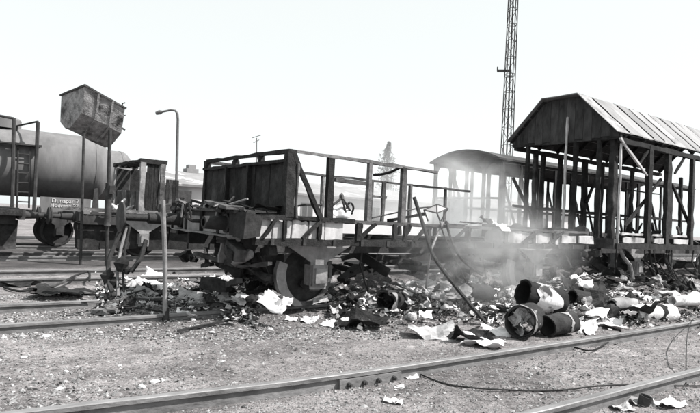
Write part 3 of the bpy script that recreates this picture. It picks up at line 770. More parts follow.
# ------------------------------------------------------------------ long low building and things on the skyline
YB = 46.0
bd = thing('station_building', 'long low pale building with patched roof beyond the tracks', 'building', (20, YB, -.13))
xb0, xb1 = at(140, 200, 1, YB).x, 75.0
zt0 = at(165, 184, 1, YB).z; zr0 = at(165, 172, 1, YB + 5).z
MB().bar((xb0, YB + 5, zt0 / 2 - .06), (xb1, YB + 5, zt0 / 2 - .06), 10, zt0 + .12).build('wall', M['wall'], bd)
rf = MB().plate([(xb0 - .5, YB - .6, zt0 - .1), (xb1, YB - .6, zt0 - .1), (xb1, YB + 5, zr0), (xb0 - .5, YB + 5, zr0)], .2)
rf.plate([(xb0 - .5, YB + 5, zr0), (xb1, YB + 5, zr0), (xb1, YB + 10.6, zt0 - .1), (xb0 - .5, YB + 10.6, zt0 - .1)], .2)
rfo = rf.build('roof', M['broof'], bd)
cx_ = at(191, 168, 1, YB + 5).x
ch = MB().box((cx_, YB + 5, zr0 + .2), 1.1, 1.0, .6); ch.box((cx_, YB + 5, zr0 + .65), .7, .7, .4)
ch.build('chimney', M['broof'], rfo)
x = xb0 + 3
while x < xb1 - 3:
    wn = MB().box((x, YB - .02, 1.9), 1.3, .16, 1.5).build('window', M['tank'], bd)
    for s in (-1, 1): MB().box((x + s * .3, YB - .105, 1.9), .5, .02, 1.3).build('pane', M['glass'], wn)
    x += 4.2
dp_ = MB().box((at(171, 190, 1, YB - .5).x, YB - .35, 1.5), 3.4, .5, 3.0).build('door', M['tankdark'], bd)

# mast
mbase = deep(503.5, 228, 48)
mast = thing('lattice_mast', 'tall lattice mast rising out of the picture left of the pitched roof', 'mast', (mbase.x, mbase.y, -.13))
H = 34.0
# it leans a little in the photograph only as far as the picture does
def mw(z): return .44 - .20 * z / H
cs = ((-1, -1), (1, -1), (1, 1), (-1, 1))
rot = TH
def mp_(k, z):
    a, b = cs[k]; h = mw(z); X_, Y_ = a * h, b * h
    return V(mbase.x + X_ * math.cos(rot) - Y_ * math.sin(rot), mbase.y + X_ * math.sin(rot) + Y_ * math.cos(rot), z)
for k in range(4):
    MB().bar(mp_(k, -.13), mp_(k, H), .06, .06).build('corner_leg', M['tankdark'], mast)
z = 0.0; i = 0
while z < H - 1.5:
    st = 1.35 * (mw(z) / .44) + .35
    lz = MB()
    for k in range(4):
        a, b = k, (k + 1) % 4
        lz.bar(mp_(a, z), mp_(b, z + st), .032, .032)
        lz.bar(mp_(a, z), mp_(b, z), .032, .032)
    lz.build('lattice_bay', M['tankdark'], mast); z += st; i += 1
MB().bar((mbase.x, mbase.y, 0), (mbase.x, mbase.y, H), .09, .09).build('ladder', M['tankdark'], mast)
q = deep(506, 71, 48)
MB().bar(q + V(*_R) * -.75, q + V(*_R) * .45, .12, .22).build('cross_arm', M['tankdark'], mast)
MB().bar(q + V(*_R) * -.72, q + V(*_R) * -.72 + V(0, 0, .35), .08, .08).build('insulator', M['tankdark'], mast)
MB().bar(q + V(*_R) * .1 + V(0, 0, -.5), q + V(*_R) * .55 + V(0, 0, -.5), .08, .12).build('bracket', M['tankdark'], mast)

# lamp post
lb = deep(176, 225, 32)
lamp = thing('lamp_post', 'hooked lamp post standing behind the low van', 'lamp post', (lb.x, lb.y, -.13))
tp = deep(178, 118, 32)
pts = [V(lb.x, lb.y, -.13), V(tp.x, tp.y, tp.z - .1), deep(177.4, 113.5, 32), deep(175.5, 110.8, 32), deep(171, 110, 32), deep(160, 112.3, 32)]
MB().tube(pts, [.095, .075, .07, .065, .06, .055], 10).build('post', M['concrete'], lamp, True)
MB().tube([deep(163, 111.6, 32), deep(160, 112.2, 32), deep(156, 113.4, 32)], [.05, .13, .09], 10).build('lamp_head', M['concrete'], lamp, True)
# thin aerial
ab_ = deep(257, 222, 60); at_ = deep(256.5, 138, 60)
ae = thing('aerial_pole', 'thin aerial on the skyline above the boarded wagon end', 'aerial', (ab_.x, ab_.y, -.13))
MB().tube([(ab_.x, ab_.y, -.13), (at_.x, at_.y, at_.z)], .07, 6).build('pole', M['concrete'], ae)
for dz, hl in ((0, .45), (-.5, .3)):
    MB().bar(V(at_.x, at_.y, at_.z + dz) - V(*_R) * hl, V(at_.x, at_.y, at_.z + dz) + V(*_R) * hl + V(0, 0, .3), .06, .06).build('aerial_arm', M['concrete'], ae)

# poplar
pb = deep(385, 222, 95)
pop = thing('poplar_tree', 'pale hazy poplar tree behind the side frame', 'tree', (pb.x, pb.y, -.13))
PH = at(385, 141, 1, pb.y).z
MB().tube([(pb.x, pb.y, -.13), (pb.x, pb.y, PH * .4), (pb.x + .1, pb.y, PH * .92)], [.35, .24, .04], 8).build('trunk', M['bark'], pop)
br = MB()
for k in range(46):
    z0 = PH * R.uniform(.12, .85); a = R.uniform(0, 6.28); L = 1.5 * (1 - z0 / PH) + .5
    br.tube([(pb.x, pb.y, z0), (pb.x + math.cos(a) * L * .5, pb.y + math.sin(a) * L * .5, z0 + L), (pb.x + math.cos(a) * L * .75, pb.y + math.sin(a) * L * .75, z0 + 2.1 * L)], [.06, .04, .015], 5)
br.build('limb', M['bark'], pop)
cr = MB()
for k in range(5200):
    t = R.random() ** .8; z = PH * (.1 + .9 * t)
    rr = 2.1 * min(1, (1.04 - t) * 2.6) ** .8 * min(1, .45 + t * 2); a = R.uniform(0, 6.28); rr *= .75 + .9 * noise.noise(V(math.cos(a) * 1.1, math.sin(a) * 1.1, z * .45 + 7)); q = rr * math.sqrt(R.random())
    cl = noise.noise(V(math.cos(a) * q * 1.3, math.sin(a) * q * 1.3, z * .7))
    if cl < -.05 and R.random() < .7: continue
    c = V(pb.x + math.cos(a) * q, pb.y + math.sin(a) * q, z); s = R.uniform(.09, .2)
    d1 = V(R.gauss(0, 1), R.gauss(0, 1), R.gauss(0, 1)).normalized() * s; d2 = d1.orthogonal().normalized() * s * .8
    cr.add([c - d1, c + d2, c + d1, c - d2], [(0, 1, 2, 3)])
cr.build('crown', M['foliage'], pop)

# ------------------------------------------------------------------ tipped skip on two poles
SK = 13.9
A_, C_, B_, D_ = deep(85, 85.5, SK), deep(125, 108, SK + .75), deep(61.5, 95, SK + .7), deep(82, 113, SK + .16)
sk = thing('tipped_skip', 'dented sheet-metal skip tipped on top of two thin poles', 'skip', (deep(95, 266, SK).x, deep(95, 266, SK).y, -.13))
e1, e2, e3 = C_ - A_, B_ - A_, D_ - A_
sec = [(0, 0), (.0, .5), (.02, .98), (.22, 1.2), (.45, 1.42), (.68, 1.36), (.93, 1.05), (.98, .6), (1.0, 0)]
inn = [(.04, 0), (.04, .5), (.06, .94), (.24, 1.13), (.45, 1.34), (.66, 1.29), (.89, 1.0), (.94, .6), (.96, 0)]
def sp_(u, ab, k=1.0): return A_ + e1 * u + e2 * ab[0] + e3 * ab[1]
mb = MB(); n = len(sec); NL = 9; vv = []; ff = []
for S_, (l0, l1) in ((sec, (0, 1)), (inn, (.025, .975))):
    for i in range(NL + 1):
        u = l0 + (l1 - l0) * i / NL
        for k, q in enumerate(S_):
            dent = .022 * noise.noise(V(u * 3.1, k * .7, 1.7)) if 0 < k < n - 1 else 0
            vv.append(sp_(u, (q[0] + dent, q[1] + dent)))
off = (NL + 1) * n
for i in range(NL):
    for k in range(n - 1):
        a = i * n + k; ff.append((a, a + 1, a + n + 1, a + n)); ff.append((off + a, off + a + n, off + a + n + 1, off + a + 1))
    for k in (0, n - 1):
        a = i * n + k; ff.append((a, a + n, off + a + n, off + a))
for base_, rev in ((0, True), (NL * n, False), (off, False), (off + NL * n, True)):
    q = tuple(base_ + k for k in range(n)); ff.append(tuple(reversed(q)) if rev else q)
mb.add(vv, ff); mb.build('tub', M['skip'], sk)
for a, b in ((A_ - e1 * .02, C_ + e1 * .03), (A_ - e2 * .02, B_ + e2 * .05), (B_, B_ + e1)):
    timber('rim', a, b, .05, .045, M['steel'], sk, 6, .004)
for u, v_ in ((.93, .06), (.98, .5)):
    c = sp_(u, (0, v_)); MB().tube([c, c + V(0, 0, .12), c + V(.05, -.05, .14)], .018, 5).build('hook', M['steel'], sk)
for u in (.33, .68):
    rb_ = MB()
    for qa, qb in zip(sec[:4], sec[1:5]): rb_.bar(sp_(u, (qa[0] - .015, qa[1] + .01)), sp_(u, (qb[0] - .015, qb[1] + .01)), .05, .03)
    rb_.build('stiffening_rib', M['skip'], sk)
c = sp_(1.0, (.05, .75)); MB().tube([c, c + e1 * .10], .025, 6).build('lug', M['steel'], sk)
gz = -.13
pA0, pA1 = deep(84, 131, SK + .45), deep(80.5, 266, SK + .45)
MB().tube([pA0, pA0.lerp(pA1, .5), V(pA1.x, pA1.y, gz - .05)], .034, 8).build('pole', M['steel'], sk, True)
pB0, pB1 = deep(110, 130, SK + .45), deep(106.5, 266, SK + .45)
MB().tube([pB0, pB0.lerp(pB1, .5), V(pB1.x, pB1.y, gz - .05)], .045, 8).build('pole', M['steel'], sk, True)
MB().tube([deep(109, 183, SK + .34), deep(107.5, 226, SK + .34)], .085, 10).build('sleeve', M['steel'], sk, True)
MB().box(deep(112, 190, SK + .3), .14, .14, .2).build('clamp', M['steel'], sk)

# upright rod in front of the left headstock
rb = ground_at(165.5, 320); rt = deep(163, 200, 7.3)
rod = thing('upright_post', 'bare pale post standing upright before the left end of the burnt wagon', 'post', (rb.x, rb.y, rb.z))
MB().tube([(rb.x, rb.y, rb.z - .1), rb.lerp(rt, .5) + V(.01, 0, 0), rt], .03, 9).build('shaft', M['steellight'], rod, True)
cc = rb.lerp(rt, .93)
MB().box(cc + V(.02, .03, 0), .12, .09, .10).build('bracket', M['steel'], rod)
MB().tube([rb + V(0, 0, -.05), rb + V(0, 0, .16)], [.05, .036], 9).build('sleeve', M['steel'], rod, True)

# ------------------------------------------------------------------ wreckage lying about: library of crumpled shapes
def crumple_mesh(seed, n, amp, curl, m, thick=.012, ragged=.09):
    rr = random.Random(seed); vv = []; ff = []
    ax = rr.uniform(0, 3.14)
    hs = []
    for i in range(n + 1):
        for j in range(n + 1):
            u, v_ = i / n - .5, j / n - .5
            ex = 1 + (rr.uniform(-ragged, ragged) if i in (0, n) or j in (0, n) else rr.uniform(-.03, .03))
            s_ = u * math.cos(ax) + v_ * math.sin(ax)
            z = amp * (noise.noise(V(u * 3.2 + seed, v_ * 3.2, seed * .37)) + .5 * abs(noise.noise(V(u * 7, v_ * 7 + seed, 2)))) + curl * s_ * s_ * 2.2
            hs.append((u * ex, v_ * ex, z))
    zm = min(h[2] for h in hs)
    vv = [(a, b, c - zm + thick) for a, b, c in hs] + [(a, b, c - zm) for a, b, c in hs]
    W = n + 1; B = W * W
    for i in range(n):
        for j in range(n):
            a = i * W + j; ff.append((a, a + W, a + W + 1, a + 1)); ff.append((B + a, B + a + 1, B + a + W + 1, B + a + W))
    for i in range(n):
        a = i; ff.append((a, a + 1, B + a + 1, B + a)); a = n * W + i; ff.append((a, B + a, B + a + 1, a + 1))
        a = i * W; ff.append((a, B + a, B + a + W, a + W)); a = i * W + n; ff.append((a, a + W, B + a + W, B + a))
    me = bpy.data.meshes.new('crumpled_sheet'); me.from_pydata(vv, [], ff); me.update(); me.materials.append(m); return me
LIB = {}
M['wrapw'] = mat('dirty_white_wrapping', .55, .8, 4, .9, .5, stain=.2, stain_lo=.56, stain_hi=.68, stain_scale=5)
for key, m, amp, curl in (('paper', 'paper', .26, .18), ('card', 'card', .2, .3), ('soot', 'soot', .3, .35), ('stiff', 'card', .10, .1)):
    LIB[key] = [crumple_mesh(k * 13 + len(key), 9, amp, curl, M[m]) for k in range(7)]
def lump_mesh(seed, m):
    mb = MB(); rr = random.Random(seed); prof_ = [(-.02, .30), (.10, .46), (.25, .48), (.42, .36), (.54, .17), (.58, .02)]
    mb.lathe(prof_, (0, 0, 0), (0, 0, 1), 14)
    mb.v = [(x * (1 + .55 * noise.noise(V(x * 2.6 + seed, y * 2.6, z * 3))), y * (1 + .55 * noise.noise(V(x * 2.6, y * 2.6 + seed, z * 3))), max(0, z * (1 + .6 * noise.noise(V(x * 4, y * 4, z * 4 + seed))))) for x, y, z in mb.v]
    mb.f.append(tuple(range(70, 84)))
    o = mb.build('lump', m); me = o.data; bpy.data.objects.remove(o); return me
LIB['lump'] = [lump_mesh(k * 7 + 1, M['soot' if k % 2 else 'charlight']) for k in range(7)]
LIB['ashlump'] = [lump_mesh(k * 5 + 2, M['card']) for k in range(7)]
for key in ('paper',):
    for me in LIB[key]: me.polygons.foreach_set('use_smooth', [True] * len(me.polygons))
def lay(name, mesh, p, sx, sy, sz, rot, label, cat, group=None):
    o = bpy.data.objects.new(name, mesh); C.objects.link(o); o.location = p; o.scale = (sx, sy, sz); o.rotation_euler = rot
    return tag(o, label, cat, group)
def sheet(px, py, wpx, kind, name, label, cat, tilt=(0, 0), asp=.7, k=None, lift=0.0, group=None, hs=.8, yaw=None):
    """a crumpled piece about wpx picture-pixels wide whose foot lies at px, py"""
    p = ground_at(px, py); d = (p - V(0, 0, CAMH)).length; s = wpx * d / FPX
    lib = LIB[kind]; me = lib[(k if k is not None else R.randrange(7)) % 7]
    return lay(name, me, p + V(0, 0, lift - .01), s, s * asp, s * hs, (tilt[0], tilt[1], TH - 1.57 + (R.uniform(-.4, .4) if yaw is None else yaw)), label, cat, group)

def roll(a, b, r, m, name, label, cat, end=.0, wall=.03, sag=.0, n=26, hollow=True, mend=None, band=None):
    """rolled or drum-like thing lying from a to b, seen open-ended"""
    a, b = Vector(a), Vector(b); d = b - a; L = d.length
    root = thing(name, label, cat, (a + d * .5) - V(0, 0, r))
    N = 10; vv = []; ff = []; dn = d.normalized(); u = dn.orthogonal().normalized(); w_ = dn.cross(u)
    for lay_ in (0, 1):
        for i in range(N + 1):
            for k in range(n):
                t = 2 * math.pi * k / n
                rr = (r - (wall if lay_ else 0)) * (1 + .15 * noise.noise(V(math.cos(t) * 1.4, math.sin(t) * 1.4, i * .35 + r * 50)) + .02 * noise.noise(V(math.cos(t) * 5, math.sin(t) * 5, i * 1.2)))
                e = (R.uniform(-end, end)) if i in (0, N) and lay_ == 0 else 0
                vv.append(a + d * (i / N) + dn * e + u * (rr * math.cos(t)) + w_ * (rr * math.sin(t)))
    B = (N + 1) * n
    for i in range(N):
        for k in range(n):
            p = i * n + k; q = i * n + (k + 1) % n
            ff.append((p, q, q + n, p + n)); ff.append((B + p, B + p + n, B + q + n, B + q))
    for i in (0, N):
        for k in range(n):
            p = i * n + k; q = i * n + (k + 1) % n; ff.append((p, B + p, B + q, q) if i == 0 else (p, q, B + q, B + p))
    MB().add(vv, ff).build('shell', m, root, True)
    if mend is not None:      # what is stuffed inside the open end
        for k in range(9):
            t = k * 2.4; q = r * (.2 + .5 * R.random()); c = a + d * R.uniform(.04, .3) + u * (q * math.cos(t)) + w_ * (q * math.sin(t))
            me = LIB['card' if mend is M['card'] else 'soot'][k % 7]
            o = bpy.data.objects.new('stuffing', me); C.objects.link(o); o.parent = root; ORG[o.name] = ORG[root.name]
            o.location = c - ORG[root.name]; o.scale = (r * .9, r * .7, r * .8); o.rotation_euler = (R.uniform(0, 6), R.uniform(0, 6), R.uniform(0, 6))
    if band is not None:
        for t0, t1_, mm_ in band:
            N2 = 3; vv = []; ff = []
            for i in range(N2 + 1):
                f = t0 + (t1_ - t0) * i / N2
                for k in range(n):
                    t = 2 * math.pi * k / n
                    rr = r * 1.025 * (1 + .15 * noise.noise(V(math.cos(t) * 1.4, math.sin(t) * 1.4, f * N * .35 + r * 50))) + .004
                    e = .28 * noise.noise(V(math.cos(t) * 1.5, math.sin(t) * 1.5, f * 7 + r * 9)) * L * (i in (0, N2))
                    vv.append(a + d * f + dn * e + u * (rr * math.cos(t)) + w_ * (rr * math.sin(t)))
            for i in range(N2):
                for k in range(n):
                    p = i * n + k; q = i * n + (k + 1) % n; ff.append((p, q, q + n, p + n))
            MB().add(vv, ff).build('wrapping', mm_, root, True)
    return root
def gp(px, py, h=0.0):
    p = ground_at(px, py); return p + V(0, 0, h)
def along(px, py, d): return deep(px, py, d)

# the rolls and drums beside the near rail
def depth_of(p): return float(np.dot(np.array(p - V(0, 0, CAMH)), _F))
d0 = depth_of(gp(540, 318))
roll(along(523, 293, d0 - .05), along(560, 303, d0 + .15), .21, M['soot'], 'burnt_roll', 'big charred roll with a white torn wrapping, lying on the heap', 'roll', .02, band=[(.28, .80, M['wrap'])])
d1 = depth_of(gp(521, 339))
roll(along(520, 322, d1 - .03), along(531, 317, d1 + .5), .205, M['soot'], 'burnt_drum', 'open-ended burnt drum with pale rim beside the near rail', 'drum', .012, .02, mend=M['card'], band=[(.0, .12, M['card'])])
d2 = depth_of(gp(548, 337))
roll(along(547, 326, d2), along(572, 322, d2 + .30), .145, M['soot'], 'scorched_pipe', 'dark open tube lying right of the burnt drum', 'pipe', .01, .02, band=[(.62, .74, M['card'])])
d3 = depth_of(gp(655, 322))
roll(along(633, 314, d3), along(672, 313, d3 + .35), .15, M['wrapw'], 'white_bundle', 'white bundle tied with a dark strap behind the near rail', 'bundle', .03, .05, band=[(.56, .66, M['soot'])])
d4 = depth_of(gp(390, 315))
roll(along(386, 301, d4), along(402, 301, d4 + .35), .165, M['soot'], 'curled_sheet_roll', 'sooty curled sheet open like a barrel, left of the white paper cone', 'roll', .03, .02, mend=M['soot'], band=[(.0, .15, M['card'])])
d5 = depth_of(gp(478, 300))
roll(along(468, 291, d5), along(489, 294, d5 + .2), .15, M['soot'], 'charred_sack', 'lumpy charred sack in the heap before the leaning pole', 'sack', .04, .05)
d6 = depth_of(gp(447, 312))
roll(along(441, 307, d6), along(456, 305, d6 + .3), .085, M['soot'], 'void_tube', 'small dark tube standing in for a void right of the white paper cone', 'stand-in', .01, .012)  # added sooty tube in place of a dark void in the heap
d7 = depth_of(gp(588, 306))
roll(along(572, 297, d7), along(606, 303, d7 + .25), .15, M['soot'], 'burnt_roll', 'flattened charred roll half wrapped in white, right of the big charred roll', 'roll', .03, .03, band=[(.45, .98, M['wrap'])])
d8 = depth_of(gp(622, 312))
roll(along(611, 305, d8), along(632, 303, d8 + .3), .11, M['card'], 'grey_bundle', 'grey bundle lying left of the white strapped bundle', 'bundle', .03, .03)
d9 = depth_of(gp(684, 308))
roll(along(672, 301, d9), along(700, 300, d9 + .3), .09, M['wrapw'], 'pale_roll', 'thin pale roll at the right edge behind the near rail', 'roll', .02, .02)
d10 = depth_of(gp(362, 309))
roll(along(354, 303, d10), along(372, 302, d10 + .25), .10, M['wrapw'], 'pale_roll', 'small pale roll left of the sooty curled sheet', 'roll', .03, .02)
# tall white paper cone
def cone(px, py, wpx, hpx, m, label, lean=0):
    p = gp(px, py); d = depth_of(p); s = d / FPX; mb = MB(); n = 9; vv = []
    for k in range(n):
        t = 2 * math.pi * k / n; vv.append(p + V(*_R) * (wpx * s * .5 * math.cos(t)) + V(_F[0], _F[1], 0) * (wpx * s * .4 * math.sin(t)) + V(0, 0, R.uniform(-.01, .015)))
    for k in range(n):
        t = 2 * math.pi * k / n; vv.append(p + V(*_R) * (wpx * s * (.16 * math.cos(t) + lean * .6)) + V(_F[0], _F[1], 0) * (wpx * s * .16 * math.sin(t)) + V(0, 0, hpx * s * .65 + R.uniform(-.01, .02)))
    vv.append(p + V(0, 0, hpx * s) + V(*_R) * (wpx * s * lean))
    ff = [(k, (k + 1) % n, n + (k + 1) % n, n + k) for k in range(n)] + [(n + k, n + (k + 1) % n, 2 * n) for k in range(n)]
    mb.add(vv, ff); return mb.lone('paper_cone', m, label, 'paper')
cone(425.5, 310, 20, 15, M['paper'], 'white paper standing like a small tent in the heap')
cone(341, 316, 12, 12, M['paper'], 'narrow white paper peak on the ground right of the big wheel', -.2)
# white and grey sheets one can point at
W_ = [(400, 309, 30, 'paper', 'white sheet spilling from the sooty curled roll', (.5, 0), 2), (466, 311, 30, 'paper', 'wide white paper patch left of the leaning pole foot', (.15, 0), 1),
      (483, 346, 38, 'paper', 'flat white sheet against the near rail, left of the drum', (.1, 0), 3), (494, 334, 26, 'paper', 'bright torn paper at the foot of the leaning pole', (.2, .2), 4),
      (500, 312, 24, 'paper', 'pale crumpled paper above the burnt drum', (.5, 0), 5), (578, 329, 30, 'paper', 'large white crumpled bag right of the dark tube', (.7, .1), 0),
      (596, 318, 26, 'paper', 'white crumpled wad left of the sooty flap', (.4, .2), 6), (585, 284, 13, 'paper', 'small round white wad on top of the heap', (.9, 0), 2),
      (600, 310, 30, 'card', 'pale cardboard box side on the heap at right', (.8, 0), 3), (588, 300, 44, 'soot', 'large sooty sheet folded on top of the right heap', (.5, -.1), 1),
      (620, 316, 46, 'soot', 'sooty flap stretching toward the white bundle', (.3, 0), 5), (636, 309, 16, 'paper', 'torn paper lying behind the white bundle', (.4, 0), 0),
      (653, 303, 24, 'paper', 'light rags behind the strap of the white bundle', (.3, 0), 3), (608, 327, 26, 'paper', 'white scrap under the sooty flap at the rail', (.2, 0), 6),
      (275, 306, 30, 'paper', 'white torn sheet left of the big wheel', (.6, .3), 4), (154, 278, 20, 'paper', 'white sheet topmost of the left heap', (.8, .2), 2),
      (159, 291, 22, 'paper', 'bright square paper left of the upright post', (1.0, .1), 0), (172, 290, 16, 'paper', 'white scrap right of the upright post', (.9, 0), 6),
      (143, 284, 14, 'paper', 'white peak of paper at the left heap edge', (1.0, .3), 5), (193, 304, 34, 'card', 'grey curved board in the left heap', (.6, 0), 1),
      (142, 298, 26, 'card', 'grey bent board at the left foot of the heap', (.5, .2), 2), (185, 316, 26, 'paper', 'flat white strip on the rail right of the upright post', (.05, 0), 3),
      (232, 300, 24, 'card', 'grey scrap under the left end of the wagon', (.4, 0), 4), (430, 337, 44, 'card', 'grey torn cardboard on bare ground before the heap', (.25, .1), 6),
      (470, 341, 40, 'soot', 'thin dark mat lying before the heap', (.05, 0), 0), (362, 327, 50, 'soot', 'dark plank-like mat on the ground before the wheel', (.05, 0), 2),
      (335, 326, 24, 'paper', 'light paper at the left end of the dark mat', (.3, 0), 1), (310, 322, 16, 'paper', 'pale wad before the big wheel', (.4, 0), 4),
      (291, 320, 12, 'paper', 'small pale wad left of the pale wad before the wheel', (.4, 0), 3), (684, 302, 40, 'paper', 'long white strip on the ground at the right edge', (.1, 0), 5),
      (640, 404, 22, 'card', 'crumpled grey rag beside the rusty can', (.3, 0), 0), (668, 405, 26, 'paper', 'white litter at the bottom right corner', (.05, 0), 2),
      (622, 409, 18, 'card', 'pale litter left of the rusty can', (.05, 0), 6), (408, 377, 17, 'paper', 'white wad by the near rail right of the joint', (.25, 0), 4),
      (399, 387, 10, 'paper', 'small pale scrap below the rail joint', (.2, 0), 1), (393, 402, 18, 'paper', 'pale flake on the bare ground in front', (.1, 0), 5),
      (505, 322, 20, 'card', 'grey rumpled wad left of the burnt drum', (.8, .1), 3), (455, 296, 30, 'card', 'grey rumpled cloth behind the small dark void', (.7, 0), 5),
      (420, 290, 26, 'card', 'grey heap of cloth behind the paper cone', (.6, .2), 6), (357, 308, 26, 'card', 'grey rumpled sheet left of the sooty curled roll', (.5, .1), 2)]
for px, py, wp, kind, lab, tilt, k in W_:
    sheet(px, py, wp, kind, {'paper': 'paper_scrap', 'card': 'cardboard_scrap', 'soot': 'sooty_sheet'}[kind], lab, {'paper': 'paper', 'card': 'cardboard', 'soot': 'sheet'}[kind], tilt, .7, k, hs=.7 if tilt[0] < .3 else .85)
# masses of mid-sized wreckage
ZONES = [((100, 294), (160, 312), 24, 'left of the upright post'), ((165, 294), (255, 312), 30, 'right of the upright post'), ((120, 280), (240, 298), 34, 'on the heap behind the upright post'), ((350, 298), (410, 314), 34, 'around the sooty curled roll'),
         ((410, 298), (500, 314), 40, 'around the foot of the leaning pole'), ((400, 282), (470, 298), 44, 'under the wagon behind the paper cone'), ((470, 282), (525, 300), 34, 'under the wagon behind the burnt drum'), ((490, 302), (560, 330), 26, 'around the burnt drum'),
         ((560, 302), (630, 326), 26, 'between the dark tube and the white bundle'), ((520, 276), (610, 296), 44, 'behind the big charred roll'), ((610, 274), (700, 306), 60, 'behind the white bundle'), ((330, 312), (410, 326), 14, 'on open ground before the sooty roll'),
         ((410, 314), (500, 330), 14, 'on open ground before the paper cone'), ((230, 292), (285, 304), 26, 'left of the big wheel'), ((320, 292), (352, 306), 22, 'right of the big wheel'), ((430, 268), (560, 284), 40, 'deep under the right half of the wagon'), ((560, 262), (700, 276), 46, 'deep under the roofed wagon')]
zl = [('paper_scrap', 'paper', 'small white paper scrap', 'paper'), ('cardboard_scrap', 'card', 'grey curled scrap', 'cardboard'), ('sooty_scrap', 'soot', 'blackened scrap', 'rag'), ('board_piece', 'stiff', 'flat grey piece of board', 'board'), ('charred_lump', 'lump', 'charred lump', 'lump'), ('ash_lump', 'ashlump', 'grey ashy lump', 'lump')]
for (xa_, ya_), (xb_, yb_), n_, zn in ZONES:
    for k in range(int(n_ * .75)):
        px, py = R.uniform(xa_, xb_), R.uniform(ya_, yb_)
        nm, kd, lb_, ct = zl[R.choices((0, 1, 2, 3, 4, 5), (.22, .17, .16, .17, .13, .15))[0]]; lb_ = lb_ + ' ' + zn; gr = {'paper': 'white scraps', 'card': 'grey curled scraps', 'soot': 'blackened scraps', 'stiff': 'flat board pieces', 'lump': 'charred lumps', 'ashlump': 'grey ashy lumps'}[kd] + ' ' + zn
        sheet(px, py, R.uniform(6, 17) if kd != 'paper' else R.uniform(6, 14), kd, nm, lb_, ct, (R.uniform(-.3, .7), R.uniform(-.4, .4)) if 'lump' not in kd else (0, 0), R.uniform(.4, .9), None, R.uniform(0, .10), gr, R.uniform(.6, 1.1), R.uniform(-1.5, 1.5))
# charred planks and sticks
plk = []
for k in range(5):
    o = MB().bar((-.5, 0, .5), (.5, 0, .5), .22, 1.0, 9, .06).build('charred_plank', M['char' if k % 2 else 'charlight']); plk.append(o.data); bpy.data.objects.remove(o)
def plank(px, py, L, rz, ry=0.0, w_=.10, h_=.03, k=0, label='charred plank lying in the wreckage', group='charred planks in the wreckage', lift=.02):
    p = gp(px, py, lift); return lay('charred_plank', plk[k], p, L, w_ / .22, h_, (0, ry, rz), label, 'plank', group)
for k in range(96):
    xa_, ya_, xb_, yb_, zn = R.choice([(100, 286, 160, 314, 'in the heap left of the upright post'), (168, 286, 255, 312, 'in the heap right of the upright post'), (340, 290, 425, 322, 'in the heap left of the paper cone'), (428, 290, 520, 322, 'in the heap around the leaning pole'), (520, 280, 610, 300, 'behind the big charred roll'), (610, 272, 700, 306, 'behind the white bundle'), (540, 262, 700, 276, 'deep under the roofed wagon')])
    px, py = R.uniform(xa_, xb_), R.uniform(ya_, yb_)
    plank(px, py, R.uniform(.25, .8), R.uniform(-.9, .9), R.uniform(-.35, .25), R.uniform(.03, .11), R.uniform(.02, .05), R.randrange(5), 'charred plank ' + zn, 'charred planks ' + zn, R.uniform(.01, .1))
plank(113, 305, .75, -.1, -.05, .16, .06, 0, 'pale plank at the foot of the left hoses', None)
plank(112, 313, .55, .3, 0, .22, .05, 0, 'short wide plank on the rail below the left hoses', None)
plank(205, 328, .8, .35, -.03, .04, .03, 1, 'dark charred stick on the bare ground right of the upright post', None)
plank(362, 326, .75, -.25, 0, .09, .04, 1, 'dark plank on the ground before the wagon wheel', None)
plank(625, 322, .9, .25, .05, .10, .04, 3, 'dark plank pointing at the white bundle', None)
# black cable and rag heap between the tracks at left
def loopy(pts, r, name, label, cat, m='soot'):
    mb = MB(); P = [Vector(p) for p in pts]; Q = []
    for i in range(len(P) - 1):
        a, b, c, d = P[max(i - 1, 0)], P[i], P[i + 1], P[min(i + 2, len(P) - 1)]
        for q in range(6):
            t = q / 6; Q.append(.5 * ((2 * b) + (c - a) * t + (2 * a - 5 * b + 4 * c - d) * t * t + (3 * b - a - 3 * c + d) * t ** 3))
    Q.append(P[-1]); mb.tube(Q, r, 7); return mb.lone(name, M[m], label, cat, smooth=True)
for px, py, wp, k in ((58, 295, 40, 1), (84, 294, 34, 3), (45, 291, 30, 5), (15, 285, 36, 0)):
    sheet(px, py, wp, 'soot', 'blackened_heap', {58: 'black charred heap left of the skip poles', 84: 'black charred heap between the skip poles', 45: 'flat black rag left of the charred heap', 15: 'thin black mat at the far left of the ground'}[px], 'heap', (0, 0), .8, k, 0, None, .35)
loopy([gp(40, 293, .05), gp(60, 289, .10), gp(75, 284, .16), gp(88, 281, .18), gp(89, 286, .10)], .022, 'bent_cable', 'bent black cable arching out of the charred heap', 'cable')
loopy([gp(4, 289, .03), gp(20, 293, .03), gp(42, 291, .05), gp(60, 294, .05)], .02, 'bent_cable', 'black cable lying left of the charred heap', 'cable')
